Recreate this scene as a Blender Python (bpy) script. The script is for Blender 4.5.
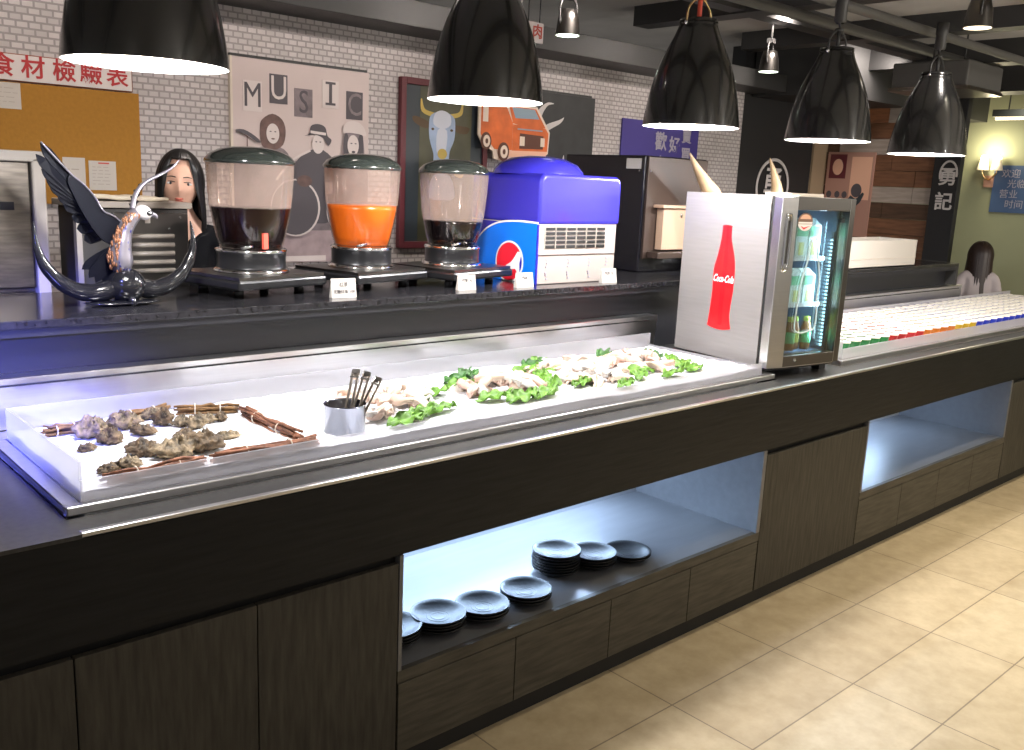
import bpy, bmesh, math, random
from mathutils import Vector, Matrix, noise, Euler
random.seed(7)
for _o in list(bpy.data.objects): bpy.data.objects.remove(_o)
S = bpy.context.scene
COL = S.collection
PI = math.pi
R_ = math.radians

# ------------------------------------------------------------------ camera
cd = bpy.data.cameras.new('camera'); cam = bpy.data.objects.new('camera', cd); COL.objects.link(cam)
cd.sensor_fit = 'HORIZONTAL'; cd.sensor_width = 36; cd.lens = 921.79 / 1024 * 36
rx = Vector((0.74221569, -0.66870185, 0.04420072)); ry = Vector((-0.10590392, -0.18216177, -0.97754869)); rz = Vector((0.6617403, 0.72087095, -0.20602148))
cam.matrix_world = Matrix(((rx.x, -ry.x, -rz.x, 0), (rx.y, -ry.y, -rz.y, -1.871), (rx.z, -ry.z, -rz.z, 1.65), (0, 0, 0, 1)))
cd.clip_start = 0.05
S.camera = cam
# ------------------------------------------------------------------ colour management, world, lamps out of frame
S.view_settings.view_transform = 'Standard'; S.view_settings.look = 'None'
S.view_settings.gamma = 1; S.view_settings.use_curve_mapping = False
S.view_settings.exposure = 0.0
S.cycles.use_denoising = True
S.cycles.max_bounces = 8; S.cycles.transparent_max_bounces = 24; S.cycles.sample_clamp_indirect = 6
W = bpy.data.worlds.new('world'); S.world = W; W.use_nodes = True
W.node_tree.nodes['Background'].inputs[0].default_value = (1.0, 0.96, 0.94, 1)
W.node_tree.nodes['Background'].inputs[1].default_value = 0.30

def lamp(kind, name, loc, energy, col=(1, 1, 1), target=None, radius=.05, size=None, angle=60, blend=.5):
    l = bpy.data.lights.new(name, kind); l.energy = energy; l.color = col
    if kind in ('POINT', 'SPOT'): l.shadow_soft_size = radius
    if kind == 'SPOT': l.spot_size = R_(angle); l.spot_blend = blend
    if kind == 'AREA':
        l.shape = 'RECTANGLE'; l.size, l.size_y = size
    o = bpy.data.objects.new(name, l); COL.objects.link(o); o.location = loc
    if target is not None:
        o.rotation_euler = (Vector(target) - Vector(loc)).to_track_quat('-Z', 'Y').to_euler()
    return o
# unseen downlights, assumed over the aisle (behind and beside the camera)
for k, (x, y, e) in enumerate(((3.1, -.50, 85), (4.6, -.40, 105), (6.4, -.42, 120), (4.2, -2.4, 90), (6.2, -2.6, 100), (4.0, -1.5, 60), (5.6, -1.6, 60))):  # last two added to brighten the right-hand doors
    lamp('SPOT', 'assumed_aisle_downlight', (x, y, 2.66), e, (1, .90, .70), (x, y, 0), .06, angle=95, blend=.7)
# unseen blue spots, added for the blue cast on the ledge's left end
lamp('SPOT', 'blue_cast_spot', (-0.4, -0.75, 2.55), 450, (.20, .22, 1.0), (0.30, .78, 1.14), .05, angle=40, blend=1)
lamp('SPOT', 'blue_cast_spot', (-0.5, -1.0, 1.62), 1500, (.12, .15, 1.0), (0.50, .80, 1.02), .05, angle=24, blend=1)
# unseen lamps behind the camera, added to lift ceiling, wall and pendants
for x, y, e in ((2.2, -4.8, 10), (3.8, -3.4, 16), (5.4, -4.4, 50), (7.4, -3.2, 60)): lamp('POINT', 'unseen_fill_lamp', (x, y, 2.15), e, (1, .92, .82), radius=.045)
# small unseen lamps above the aisle behind the camera, added for pendant highlights
for x, y in ((-1.2, -2.2), (.9, -2.7), (2.7, -2.1), (4.2, -2.0), (1.7, -1.9)): lamp('POINT', 'pendant_highlight_lamp', (x, y, 2.4), 6, (1, .95, .88), radius=.028)
# unseen upward spots, added to brighten the dark ceiling
for x, y, e in ((1.2, -3.0, 30), (4.4, -3.0, 200), (7.0, -2.6, 160)): lamp('SPOT', 'ceiling_fill_spot', (x, y, 1.75), e, (1, .93, .84), (x + .8, y + 2.6, 2.78), .08, angle=110, blend=1)
# unseen spots over the kitchen side, added to light the brick wall
for k, (x, y, e) in enumerate(((0.4, 1.5, 120), (1.9, 1.45, 120), (3.5, 1.45, 125), (5.2, 1.45, 110), (7.0, 1.6, 50))):
    lamp('SPOT', 'kitchen_fill_spot', (x, y, 2.70), e * 1.12, (1, .88, .80), (x, 2.6, 1.75), .08, angle=150, blend=.9)
lamp('SPOT', 'assumed_far_downlight', (8.7, 1.2, 2.6), 40, (.95, .95, .75), (9.3, 1.6, 1.2), .08, angle=110, blend=.8)  # unseen lamp, assumed above the far end

# ------------------------------------------------------------------ materials
MATS = {}
def nodes(name):
    m = bpy.data.materials.new(name); m.use_nodes = True
    nt = m.node_tree; b = nt.nodes['Principled BSDF']
    return m, nt, b
def N(nt, t, **kw):
    n = nt.nodes.new(t)
    for k, v in kw.items():
        if k.startswith('i_'): n.inputs[k[2:].replace('_', ' ')].default_value = v
        else: setattr(n, k, v)
    return n
def rgba(c): return (c[0], c[1], c[2], 1)
def plain(name, col, rough=.5, metal=0, spec=.5, var=0, scale=20, bump=0, coat=0, emit=None, es=0, stretch=None):
    m, nt, b = nodes(name)
    b.inputs['Base Color'].default_value = rgba(col); b.inputs['Roughness'].default_value = rough
    b.inputs['Metallic'].default_value = metal; b.inputs['Specular IOR Level'].default_value = spec
    b.inputs['Coat Weight'].default_value = coat
    if emit: b.inputs['Emission Color'].default_value = rgba(emit); b.inputs['Emission Strength'].default_value = es
    if var or bump:
        tc = N(nt, 'ShaderNodeTexCoord'); mp = N(nt, 'ShaderNodeMapping'); nt.links.new(tc.outputs['Object'], mp.inputs[0])
        if stretch: mp.inputs['Scale'].default_value = stretch
        nz = N(nt, 'ShaderNodeTexNoise'); nz.inputs['Scale'].default_value = scale; nz.inputs['Detail'].default_value = 5
        nt.links.new(mp.outputs[0], nz.inputs['Vector'])
        if var:
            cr = N(nt, 'ShaderNodeValToRGB'); cr.color_ramp.elements[0].position = .3; cr.color_ramp.elements[1].position = .7
            cr.color_ramp.elements[0].color = rgba([max(0, c * (1 - var)) for c in col]); cr.color_ramp.elements[1].color = rgba([min(1, c * (1 + var)) for c in col])
            nt.links.new(nz.outputs['Fac'], cr.inputs[0]); nt.links.new(cr.outputs[0], b.inputs['Base Color'])
        if bump:
            bp = N(nt, 'ShaderNodeBump'); bp.inputs['Strength'].default_value = bump; bp.inputs['Distance'].default_value = .01
            nt.links.new(nz.outputs['Fac'], bp.inputs['Height']); nt.links.new(bp.outputs[0], b.inputs['Normal'])
    MATS[name] = m; return m
def clear(name, tint=(1, 1, 1), gloss=.12, haze=0, hazecol=(1, 1, 1), rough=.03):
    m, nt, b = nodes(name); nt.nodes.remove(b); out = nt.nodes['Material Output']
    t = N(nt, 'ShaderNodeBsdfTransparent'); t.inputs[0].default_value = rgba(tint)
    g = N(nt, 'ShaderNodeBsdfGlossy'); g.inputs['Roughness'].default_value = rough
    lw = N(nt, 'ShaderNodeLayerWeight'); lw.inputs['Blend'].default_value = .25
    mu = N(nt, 'ShaderNodeMath', operation='MULTIPLY_ADD'); mu.inputs[1].default_value = .6; mu.inputs[2].default_value = gloss * .3
    nt.links.new(lw.outputs['Fresnel'], mu.inputs[0])
    mx = N(nt, 'ShaderNodeMixShader'); nt.links.new(mu.outputs[0], mx.inputs[0])
    last = t.outputs[0]
    if haze:
        d = N(nt, 'ShaderNodeBsdfTranslucent'); d.inputs[0].default_value = rgba(hazecol)
        d2 = N(nt, 'ShaderNodeBsdfDiffuse'); d2.inputs[0].default_value = rgba(hazecol)
        dd = N(nt, 'ShaderNodeMixShader'); nt.links.new(d.outputs[0], dd.inputs[1]); nt.links.new(d2.outputs[0], dd.inputs[2])
        hm = N(nt, 'ShaderNodeMixShader'); hm.inputs[0].default_value = haze
        nt.links.new(t.outputs[0], hm.inputs[1]); nt.links.new(dd.outputs[0], hm.inputs[2]); last = hm.outputs[0]
    nt.links.new(last, mx.inputs[1]); nt.links.new(g.outputs[0], mx.inputs[2]); nt.links.new(mx.outputs[0], out.inputs[0])
    MATS[name] = m; return m
def bricks(name, c1, c2, mortar, bw, rh, ms, rough, axes, off=(0, 0, 0), offset=.5, var=.15, vscale=6, bump=.4, spec=.5):
    m, nt, b = nodes(name)
    tc = N(nt, 'ShaderNodeTexCoord'); sp = N(nt, 'ShaderNodeSeparateXYZ'); cb = N(nt, 'ShaderNodeCombineXYZ')
    nt.links.new(tc.outputs['Object'], sp.inputs[0])
    nt.links.new(sp.outputs[axes[0]], cb.inputs[0]); nt.links.new(sp.outputs[axes[1]], cb.inputs[1])
    mp = N(nt, 'ShaderNodeMapping'); mp.inputs['Location'].default_value = off; nt.links.new(cb.outputs[0], mp.inputs[0])
    br = N(nt, 'ShaderNodeTexBrick'); br.offset = offset
    br.inputs['Scale'].default_value = 1; br.inputs['Brick Width'].default_value = bw; br.inputs['Row Height'].default_value = rh; br.inputs['Mortar Size'].default_value = ms
    br.inputs['Color1'].default_value = rgba(c1); br.inputs['Color2'].default_value = rgba(c2); br.inputs['Mortar'].default_value = rgba(mortar)
    nt.links.new(mp.outputs[0], br.inputs['Vector'])
    nz = N(nt, 'ShaderNodeTexNoise'); nz.inputs['Scale'].default_value = vscale; nz.inputs['Detail'].default_value = 8; nz.inputs['Roughness'].default_value = .65
    nt.links.new(tc.outputs['Object'], nz.inputs['Vector'])
    cr = N(nt, 'ShaderNodeValToRGB'); cr.color_ramp.elements[0].position = .3; cr.color_ramp.elements[1].position = .7
    cr.color_ramp.elements[0].color = (1 - var, 1 - var * 1.1, 1 - var * 1.3, 1); cr.color_ramp.elements[1].color = (1, 1, 1, 1)
    nt.links.new(nz.outputs['Fac'], cr.inputs[0])
    mx = N(nt, 'ShaderNodeMix', data_type='RGBA', blend_type='MULTIPLY'); mx.inputs['Factor'].default_value = 1
    nt.links.new(br.outputs['Color'], mx.inputs[6]); nt.links.new(cr.outputs[0], mx.inputs[7]); nt.links.new(mx.outputs[2], b.inputs['Base Color'])
    b.inputs['Roughness'].default_value = rough; b.inputs['Specular IOR Level'].default_value = spec
    if bump:
        iv = N(nt, 'ShaderNodeMath', operation='SUBTRACT'); iv.inputs[0].default_value = 1; nt.links.new(br.outputs['Fac'], iv.inputs[1])
        bp = N(nt, 'ShaderNodeBump'); bp.inputs['Strength'].default_value = bump; bp.inputs['Distance'].default_value = .006
        nt.links.new(iv.outputs[0], bp.inputs['Height']); nt.links.new(bp.outputs[0], b.inputs['Normal'])
    MATS[name] = m; return m
M = MATS
bricks('floor_tile', (.43, .345, .225), (.48, .39, .255), (.20, .155, .10), .61, .3075, .0028, .42, (0, 1), (-2.265, .2475, 0), 0, .28, 9, .15)
bricks('brick', (.60, .555, .55), (.50, .465, .46), (.34, .31, .31), .050, .029, .0045, .7, (0, 2), (0, .013, 0), .5, .12, 3, .9)
plain('ceiling_grey', (.46, .45, .43), .9, var=.1, scale=3)
plain('black_paint', (.013, .013, .014), .6)
plain('dark_metal', (.03, .03, .03), .5)
plain('pipe_grey', (.07, .068, .064), .55)
plain('wood_black', (.0080, .0080, .0085), .45, spec=.18, var=.35, scale=5, bump=.15, stretch=(1.2, 6, 14))
plain('wood_door', (.040, .036, .029), .5, spec=.2, var=.35, scale=5, bump=.15, stretch=(12, 12, 1.4))
plain('wood_drawer', (.055, .049, .038), .5, spec=.25, var=.35, scale=5, bump=.15, stretch=(1.4, 12, 12))
plain('niche_wood', (.10, .10, .105), .33, var=.08, scale=4, stretch=(1.5, 8, 8))
plain('niche_back', (.30, .31, .33), .5)
plain('kick_black', (.006, .006, .006), .7)
plain('stone_black', (.020, .019, .021), .16, var=.5, scale=60, spec=.5)
plain('stone_counter', (.022, .021, .021), .34, var=.5, scale=70)
plain('ledge_face', (.018, .018, .022), .42)
plain('steel', (.62, .61, .61), .28, 1, var=.04, scale=4, stretch=(1, 30, 30))
plain('steel_side', (.27, .25, .24), .42, .35, var=.05, scale=3, stretch=(30, 2, 30))
plain('steel_worn', (.24, .21, .18), .30, 1, var=.25, scale=4, stretch=(3, 3, 20))
plain('cup_steel', (.30, .31, .36), .18, 1)
plain('chrome', (.80, .80, .80), .10, 1)
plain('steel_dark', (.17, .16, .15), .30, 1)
plain('brass', (.75, .55, .28), .25, 1)
plain('white_plastic', (.72, .69, .66), .4)
plain('trim_grey', (.34, .30, .26), .45)
plain('paper', (.55, .51, .46), .8)
plain('box_white', (.55, .50, .43), .6)
plain('cream', (.62, .55, .46), .7)
plain('shade_black', (.012, .012, .012), .22, spec=.6, coat=.35)
plain('shade_white', (.85, .80, .72), .6)
plain('bulb', (1, 1, 1), .5, emit=(1, .93, .80), es=22)
plain('red_cord', (.75, .10, .06), .5)
clear('acrylic', (.98, .98, 1), .06, .30, (.97, .96, 1), .04)
clear('acrylic_frost', (.98, .98, 1), .10, .55, (.90, .88, .92), .10)
clear('glass', (.93, .96, .97), .12)
clear('bowl', (.97, .93, .90), .10, 0, (1, 1, 1), .08)
clear('bowl_film', (.92, .84, .80), .12, .30, (.80, .62, .52), .10)
plain('tea', (.010, .004, .004), .12)
plain('juice', (.70, .15, .010), .3)
plain('cola', (.006, .004, .005), .10)
plain('lid_smoke', (.022, .026, .022), .14, coat=.5)
plain('black_plastic', (.012, .012, .013), .28)
plain('plate_black', (.008, .008, .009), .42, spec=.35, bump=.1, scale=60)
m_ = plain('ice', (.90, .92, .96), .45, var=.03, scale=50, bump=.7)
_b = m_.node_tree.nodes['Principled BSDF']; _b.inputs['Subsurface Weight'].default_value = .25; _b.inputs['Subsurface Radius'].default_value = (.8, .9, 1); _b.inputs['Subsurface Scale'].default_value = .05
plain('shell', (.105, .068, .034), .7, var=.95, scale=42, bump=1)
plain('shell_pale', (.19, .14, .080), .65, var=.9, scale=40, bump=1)
plain('twig', (.16, .085, .030), .8, var=.6, scale=40, bump=.6)
plain('twig_red', (.21, .085, .045), .8, var=.6, scale=40, bump=.6)
plain('string', (.60, .52, .42), .8)
plain('flesh', (.66, .50, .40), .45, var=.1, scale=20)
plain('flesh_pink', (.62, .41, .33), .45, var=.12, scale=20)
plain('flesh_white', (.76, .70, .64), .4, var=.04, scale=20)
plain('lettuce', (.105, .235, .022), .5, var=.5, scale=30)
plain('lettuce_dark', (.035, .115, .020), .5, var=.4, scale=25)
plain('cork', (.36, .17, .022), .9, var=.07, scale=60, bump=.1)
plain('sign_white', (.66, .60, .58), .6)
plain('sign_red', (.42, .012, .015), .5)
plain('sign_edge', (.28, .10, .06), .5)
plain('ink', (.10, .09, .09), .7)
plain('ink_red', (.50, .08, .06), .7)
plain('poster', (.56, .47, .45), .6, var=.06, scale=3)
plain('poster_dark', (.080, .070, .080), .6)
plain('poster_mid', (.19, .155, .165), .6, var=.3, scale=18)
plain('poster_brown', (.13, .075, .065), .6, var=.3, scale=25)
plain('poster_pale', (.62, .55, .53), .6)
plain('poster_floor', (.34, .26, .27), .6, var=.2, scale=14)
plain('frame_red', (.12, .022, .03), .4)
plain('cow_field', (.075, .072, .040), .35, var=.5, scale=3)
plain('cow_side', (.035, .045, .055), .35)
plain('cow_blue', (.36, .45, .62), .6, var=.15, scale=9)
plain('cow_white', (.62, .64, .72), .6)
plain('cow_yellow', (.55, .40, .10), .6)
plain('cow_brown', (.10, .06, .03), .6)
plain('truck_orange', (.62, .13, .025), .5, var=.18, scale=12)
plain('truck_dark', (.10, .035, .02), .5)
plain('truck_pale', (.74, .43, .30), .5)
plain('truck_cream', (.70, .58, .48), .5)
plain('truck_glass', (.25, .33, .40), .3)
plain('board_black', (.028, .029, .030), .6, var=.2, scale=8)
plain('brush_white', (.55, .52, .51), .7)
plain('banner_blue', (.05, .035, .22), .6)
plain('banner_white', (.38, .35, .42), .6)
plain('machine_blue', (.030, .024, .36), .25, coat=.3)
plain('machine_panel', (.004, .17, .80), .3)
plain('machine_white', (.45, .385, .345), .45)
plain('logo_red', (.80, .015, .035), .35)
plain('logo_white', (.85, .80, .78), .4)
plain('decal_red', (.78, .008, .012), .3)
plain('decal_red_dark', (.45, .004, .01), .3)
plain('oven_black', (.007, .007, .010), .22)
plain('oven_brown', (.050, .032, .024), .38, metal=.25)
plain('oven_beige', (.40, .27, .185), .4)
plain('horn_black', (.010, .010, .012), .16, coat=.6)
plain('horn_ivory', (.44, .31, .18), .35, var=.35, scale=7)
plain('wing_black', (.004, .0045, .008), .5, spec=.12)
plain('bird_silver', (.26, .24, .27), .3, .6)
plain('bird_head', (.50, .47, .46), .4)
plain('bird_copper', (.24, .105, .05), .4, .5, var=.6, scale=60)
plain('bird_blue', (.05, .05, .22), .3, .4)
plain('fridge_in', (.12, .20, .32), .4)
plain('fridge_led', (1, 1, 1), .5, emit=(.45, .85, 1), es=5)
plain('carton_white', (.70, .78, .70), .5, var=.1, scale=14)
plain('carton_green', (.12, .48, .20), .5)
plain('carton_yellow', (.62, .60, .10), .5)
plain('bottle_brown', (.30, .12, .03), .25)
plain('cap_yellow', (.55, .68, .08), .4)
plain('decal_white', (.75, .85, .88), .4)
plain('sticker_brown', (.20, .11, .075), .5)
plain('cup_green', (.015, .27, .06), .3); plain('cup_red', (.62, .02, .025), .3); plain('cup_orange', (.75, .22, .01), .3); plain('cup_blue', (.02, .05, .60), .3); plain('cup_yellow', (.75, .50, .02), .3)
plain('cup_lid', (.82, .77, .70), .35)
plain('plank_a', (.16, .072, .035), .6, var=.3, scale=6, stretch=(8, 1, 8)); plain('plank_b', (.26, .105, .045), .6, var=.3, scale=6, stretch=(8, 1, 8))
plain('plank_c', (.075, .04, .022), .6, var=.3, scale=6, stretch=(8, 1, 8)); plain('plank_d', (.34, .29, .25), .6, var=.2, scale=6, stretch=(8, 1, 8)); plain('plank_e', (.10, .085, .07), .6, var=.3, scale=6, stretch=(8, 1, 8))
plain('strip_beige', (.30, .22, .14), .6)
plain('green_wall', (.30, .31, .20), .8, var=.06, scale=2)
plain('notice_blue', (.055, .10, .22), .6)
plain('lamp_glow', (1, 1, 1), .5, emit=(1, .86, .55), es=9)
plain('tube_glow', (1, 1, 1), .5, emit=(1, .82, .55), es=2.4)
plain('spot_glow', (1, 1, 1), .5, emit=(.85, 1, .80), es=5)
plain('led_blue', (1, 1, 1), .5, emit=(.55, .75, 1), es=6)
plain('poster_pink', (.40, .22, .17), .6)
plain('skin', (.72, .42, .30), .5, var=.05, scale=15)
plain('lip', (.50, .13, .09), .4)
plain('eye_white', (.7, .68, .66), .3); plain('eye_dark', (.012, .01, .01), .3)
plain('hair_black', (.008, .007, .007), .38); plain('hair_brown', (.022, .011, .008), .45)
plain('shirt_black', (.004, .004, .005), .9, spec=.1); plain('shirt_pale', (.48, .42, .42), .8); plain('trousers', (.02, .02, .025), .8)
plain('cloth_cream', (.60, .52, .40), .8)
plain('dark_grey', (.040, .037, .034), .5)
plain('vent_light', (.38, .33, .28), .4)

# ------------------------------------------------------------------ builders
class MB:
    def __init__(s, o=(0, 0, 0)):
        s.v = []; s.f = []; s.mi = []; s.sm = []; s.mats = []; s.o = Vector(o); s.X = None
    def mid(s, m):
        if m not in s.mats: s.mats.append(m)
        return s.mats.index(m)
    def add(s, vs, fs, m, smooth=False):
        b = len(s.v); k = s.mid(m)
        for p in vs:
            p = Vector(p)
            if s.X is not None: p = s.X @ p
            s.v.append(p - s.o)
        for f in fs:
            s.f.append([b + i for i in f]); s.mi.append(k); s.sm.append(smooth)
        return s
    def box(s, x0, x1, y0, y1, z0, z1, m, faces='all'):
        vs = [(x, y, z) for z in (z0, z1) for y in (y0, y1) for x in (x0, x1)]
        return s.add(vs, [(0, 2, 3, 1), (4, 5, 7, 6), (0, 1, 5, 4), (2, 6, 7, 3), (0, 4, 6, 2), (1, 3, 7, 5)], m)
    def obox(s, c, ax, ay, az, h, m):
        c = Vector(c); ax, ay, az = (Vector(a).normalized() * q for a, q in zip((ax, ay, az), h))
        vs = [c + ax * i + ay * j + az * k for k in (-1, 1) for j in (-1, 1) for i in (-1, 1)]
        return s.add(vs, [(0, 2, 3, 1), (4, 5, 7, 6), (0, 1, 5, 4), (2, 6, 7, 3), (0, 4, 6, 2), (1, 3, 7, 5)], m)
    def lathe(s, prof, c, m, n=32, smooth=True, cap0=False, cap1=False):
        vs = []; fs = []
        for r, z in prof:
            for i in range(n):
                a = 2 * PI * i / n; vs.append((c[0] + r * math.cos(a), c[1] + r * math.sin(a), c[2] + z))
        for j in range(len(prof) - 1):
            for i in range(n):
                k = (i + 1) % n; fs.append((j * n + i, j * n + k, (j + 1) * n + k, (j + 1) * n + i))
        if cap0: fs.append(tuple(range(n))[::-1])
        if cap1: fs.append(tuple((len(prof) - 1) * n + i for i in range(n)))
        return s.add(vs, fs, m, smooth)
    def tube(s, pts, r, m, n=8, smooth=True, flat=1.0, up=None, caps=True):
        pts = [Vector(p) for p in pts]; L = len(pts)
        rr = r if isinstance(r, (list, tuple)) else [r] * L
        vs = []; fs = []; pu = Vector(up) if up else None
        for j, p in enumerate(pts):
            t = (pts[min(j + 1, L - 1)] - pts[max(j - 1, 0)]).normalized()
            if pu is None:
                pu = Vector((0, 0, 1)) if abs(t.z) < .9 else Vector((1, 0, 0))
            a = t.cross(pu).normalized(); b = a.cross(t).normalized(); pu = b
            for i in range(n):
                q = 2 * PI * i / n; vs.append(p + a * (rr[j] * math.cos(q)) + b * (rr[j] * flat * math.sin(q)))
        for j in range(L - 1):
            for i in range(n):
                k = (i + 1) % n; fs.append((j * n + i, j * n + k, (j + 1) * n + k, (j + 1) * n + i))
        if caps: fs.append(tuple(range(n))[::-1]); fs.append(tuple((L - 1) * n + i for i in range(n)))
        return s.add(vs, fs, m, smooth)
    def prism(s, pts, d, m):
        pts = [Vector(p) for p in pts]; d = Vector(d); n = len(pts)
        fs = [tuple(range(n)), tuple(range(n, 2 * n))[::-1]] + [(i, n + i, n + (i + 1) % n, (i + 1) % n) for i in range(n)]
        return s.add(pts + [p + d for p in pts], fs, m)
    def flat(s, xz, y, m, t=.003):          # outline in the x-z plane facing -y
        return s.prism([(x, y, z) for x, z in xz], (0, t, 0), m)
    def flatx(s, yz, x, m, t=.003):         # outline in the y-z plane facing -x
        return s.prism([(x, y, z) for y, z in yz], (t, 0, 0), m)
    def ell(s, c, r, m, n=16, k=10, rot=None, fn=None):
        c = Vector(c); vs = []; fs = []
        for j in range(k + 1):
            th = PI * j / k
            for i in range(n):
                a = 2 * PI * i / n; d = Vector((math.sin(th) * math.cos(a), math.sin(th) * math.sin(a), math.cos(th)))
                p = Vector((d.x * r[0], d.y * r[1], d.z * r[2]))
                if fn: p = fn(p, d)
                if rot is not None: p = rot @ p
                vs.append(c + p)
        for j in range(k):
            for i in range(n):
                q = (i + 1) % n; fs.append((j * n + i, (j + 1) * n + i, (j + 1) * n + q, j * n + q))
        return s.add(vs, fs, m, True)
    def grid(s, nu, nv, fn, m, smooth=True):
        vs = [fn(i / nu, j / nv) for j in range(nv + 1) for i in range(nu + 1)]
        fs = [(j * (nu + 1) + i, j * (nu + 1) + i + 1, (j + 1) * (nu + 1) + i + 1, (j + 1) * (nu + 1) + i) for j in range(nv) for i in range(nu)]
        return s.add(vs, fs, m, smooth)
    def mesh(s, name):
        me = bpy.data.meshes.new(name); me.from_pydata([tuple(p) for p in s.v], [], s.f)
        for m in s.mats: me.materials.append(M[m])
        for p, k, q in zip(me.polygons, s.mi, s.sm): p.material_index = k; p.use_smooth = q
        bm = bmesh.new(); bm.from_mesh(me); bmesh.ops.remove_doubles(bm, verts=bm.verts, dist=1e-6); bmesh.ops.recalc_face_normals(bm, faces=bm.faces); bm.to_mesh(me); bm.free()
        me.update(); return me
    def build(s, name, parent=None, bevel=0, solid=0, sub=0, seg=2):
        o = bpy.data.objects.new(name, s.mesh(name)); COL.objects.link(o)
        if parent is not None: o.parent = parent
        else: o.location = s.o
        if solid:
            q = o.modifiers.new('solid', 'SOLIDIFY'); q.thickness = solid; q.offset = 0
        if bevel:
            q = o.modifiers.new('bevel', 'BEVEL'); q.width = bevel; q.segments = seg; q.limit_method = 'ANGLE'; q.angle_limit = R_(40)
        if sub:
            q = o.modifiers.new('sub', 'SUBSURF'); q.levels = sub; q.render_levels = sub
        return o
def tag(o, label=None, cat=None, group=None, kind=None):
    if label: o['label'] = label
    if cat: o['category'] = cat
    if group: o['group'] = group
    if kind: o['kind'] = kind
    return o
def thing(name, label, cat, loc=(0, 0, 0), rz=0, group=None):
    o = bpy.data.objects.new(name, None); COL.objects.link(o); o.location = loc; o.rotation_euler = (0, 0, rz); o.empty_display_size = .05
    return tag(o, label, cat, group)
def struct(o): o['kind'] = 'structure'; return o
def copy_tree(o, parent=None):
    c = o.copy(); COL.objects.link(c)
    if parent is not None: c.parent = parent
    for ch in list(o.children): copy_tree(ch, c)
    return c
def text(name, body, size, mat, parent, loc, face='-y', align='CENTER', ext=.0012, shear=0, sx=1, off=None, rot=None, bold=0):
    cu = bpy.data.curves.new(name, 'FONT'); cu.body = body; cu.size = size; cu.align_x = align; cu.align_y = 'CENTER'; cu.extrude = ext; cu.shear = shear; cu.offset = bold
    cu.resolution_u = 3
    t = bpy.data.objects.new(name, cu); COL.objects.link(t)
    dg = bpy.context.evaluated_depsgraph_get(); me = bpy.data.meshes.new_from_object(t.evaluated_get(dg))
    bpy.data.objects.remove(t); me.materials.clear(); me.materials.append(M[mat])
    o = bpy.data.objects.new(name, me); COL.objects.link(o); o.parent = parent; o.location = loc
    e = {'-y': (PI / 2, 0, 0), '-x': (PI / 2, 0, -PI / 2)}[face]
    o.rotation_euler = rot if rot else e; o.scale = (sx, 1, 1)
    return o
def cr(pts, n=6, closed=False):
    P = [Vector(p) for p in pts]; out = []; L = len(P)
    for i in range(L if closed else L - 1):
        g = (lambda k: P[k % L]) if closed else (lambda k: P[max(0, min(L - 1, k))])
        a, b, c, d = g(i - 1), g(i), g(i + 1), g(i + 2)
        for k in range(n):
            t = k / n; out.append(.5 * ((2 * b) + (-a + c) * t + (2 * a - 5 * b + 4 * c - d) * t * t + (-a + 3 * b - 3 * c + d) * t ** 3))
    if not closed: out.append(P[-1])
    return out
def circ(cx, cz, rx_, rz_=None, n=24, a0=0, a1=2 * PI):
    rz_ = rz_ or rx_; full = abs(a1 - a0 - 2 * PI) < 1e-6
    return [(cx + rx_ * math.cos(a0 + (a1 - a0) * i / (n if full else n - 1)), cz + rz_ * math.sin(a0 + (a1 - a0) * i / (n if full else n - 1))) for i in range(n)]
def stroke(pts, w):                       # outline of a brush stroke in a plane: pts 2d, w list of half widths
    P = [Vector((p[0], p[1], 0)) for p in pts]; P = cr(P, 5); L = len(P); A = []; B = []
    for i, p in enumerate(P):
        t = (P[min(i + 1, L - 1)] - P[max(i - 1, 0)]).normalized(); q = i / (L - 1) * (len(w) - 1); k = min(int(q), len(w) - 2); ww = w[k] + (w[k + 1] - w[k]) * (q - k)
        n = Vector((-t.y, t.x, 0)) * ww; A.append((p + n)[:2]); B.append((p - n)[:2])
    return A + B[::-1]

# ================================================================== SETTING
struct(MB().box(-3, 12.5, -7, 4.2, -.1, 0, 'floor_tile').build('floor'))
struct(MB().box(-3, 12.5, -7, 4.2, 2.78, 2.9, 'ceiling_grey').build('ceiling'))
b = MB((0, 2.6, 0)); b.box(-3, 6.487, 2.6, 2.75, 0, 2.42, 'brick'); struct(b.build('wall_back'))
b = MB((6.5, 2.6, 0)); b.box(6.49, 7.62, 2.62, 2.75, 0, 2.78, 'black_paint'); struct(b.build('wall_panel'))
b = MB((7.7, 2.6, 0)); b.box(7.62, 8.0, 2.60, 2.75, 0, 2.30, 'strip_beige'); struct(b.build('trim_1'))
b = MB((-3, 2.3, 2.42)); b.box(-3, 8.0, 2.30, 2.75, 2.42, 2.55, 'dark_metal'); struct(b.build('trim_2', bevel=.004))
# plank wall at the far right end
b = MB((7.85, 1.6, 0)); random.seed(3)
z = 0.0; row = 0
while z < 2.28:
    y = 1.60 - random.random() * .4
    while y < 2.60:
        w = .35 + random.random() * .45; m = random.choice(['plank_a', 'plank_b', 'plank_c', 'plank_b', 'plank_e', 'plank_d', 'plank_a'])
        if row in (12, ) and y < 2.1: m = 'plank_d'
        if row in (13, 14): m = random.choice(['plank_b', 'plank_a'])
        if row in (10, 11, 9): m = random.choice(['plank_a', 'plank_c'])
        y0 = max(1.60, y); y1 = min(2.60, y + w)
        if y1 > y0 + .01: b.box(7.85 + random.random() * .006, 7.98, y0 + .002, y1 - .002, z + .002, z + .132, m)
        y += w
    z += .134; row += 1
struct(b.build('wall_right'))
b = MB((7.80, 1.40, 0)); b.box(7.80, 7.87, 1.385, 1.60, 0, 2.78, 'black_paint')
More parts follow.
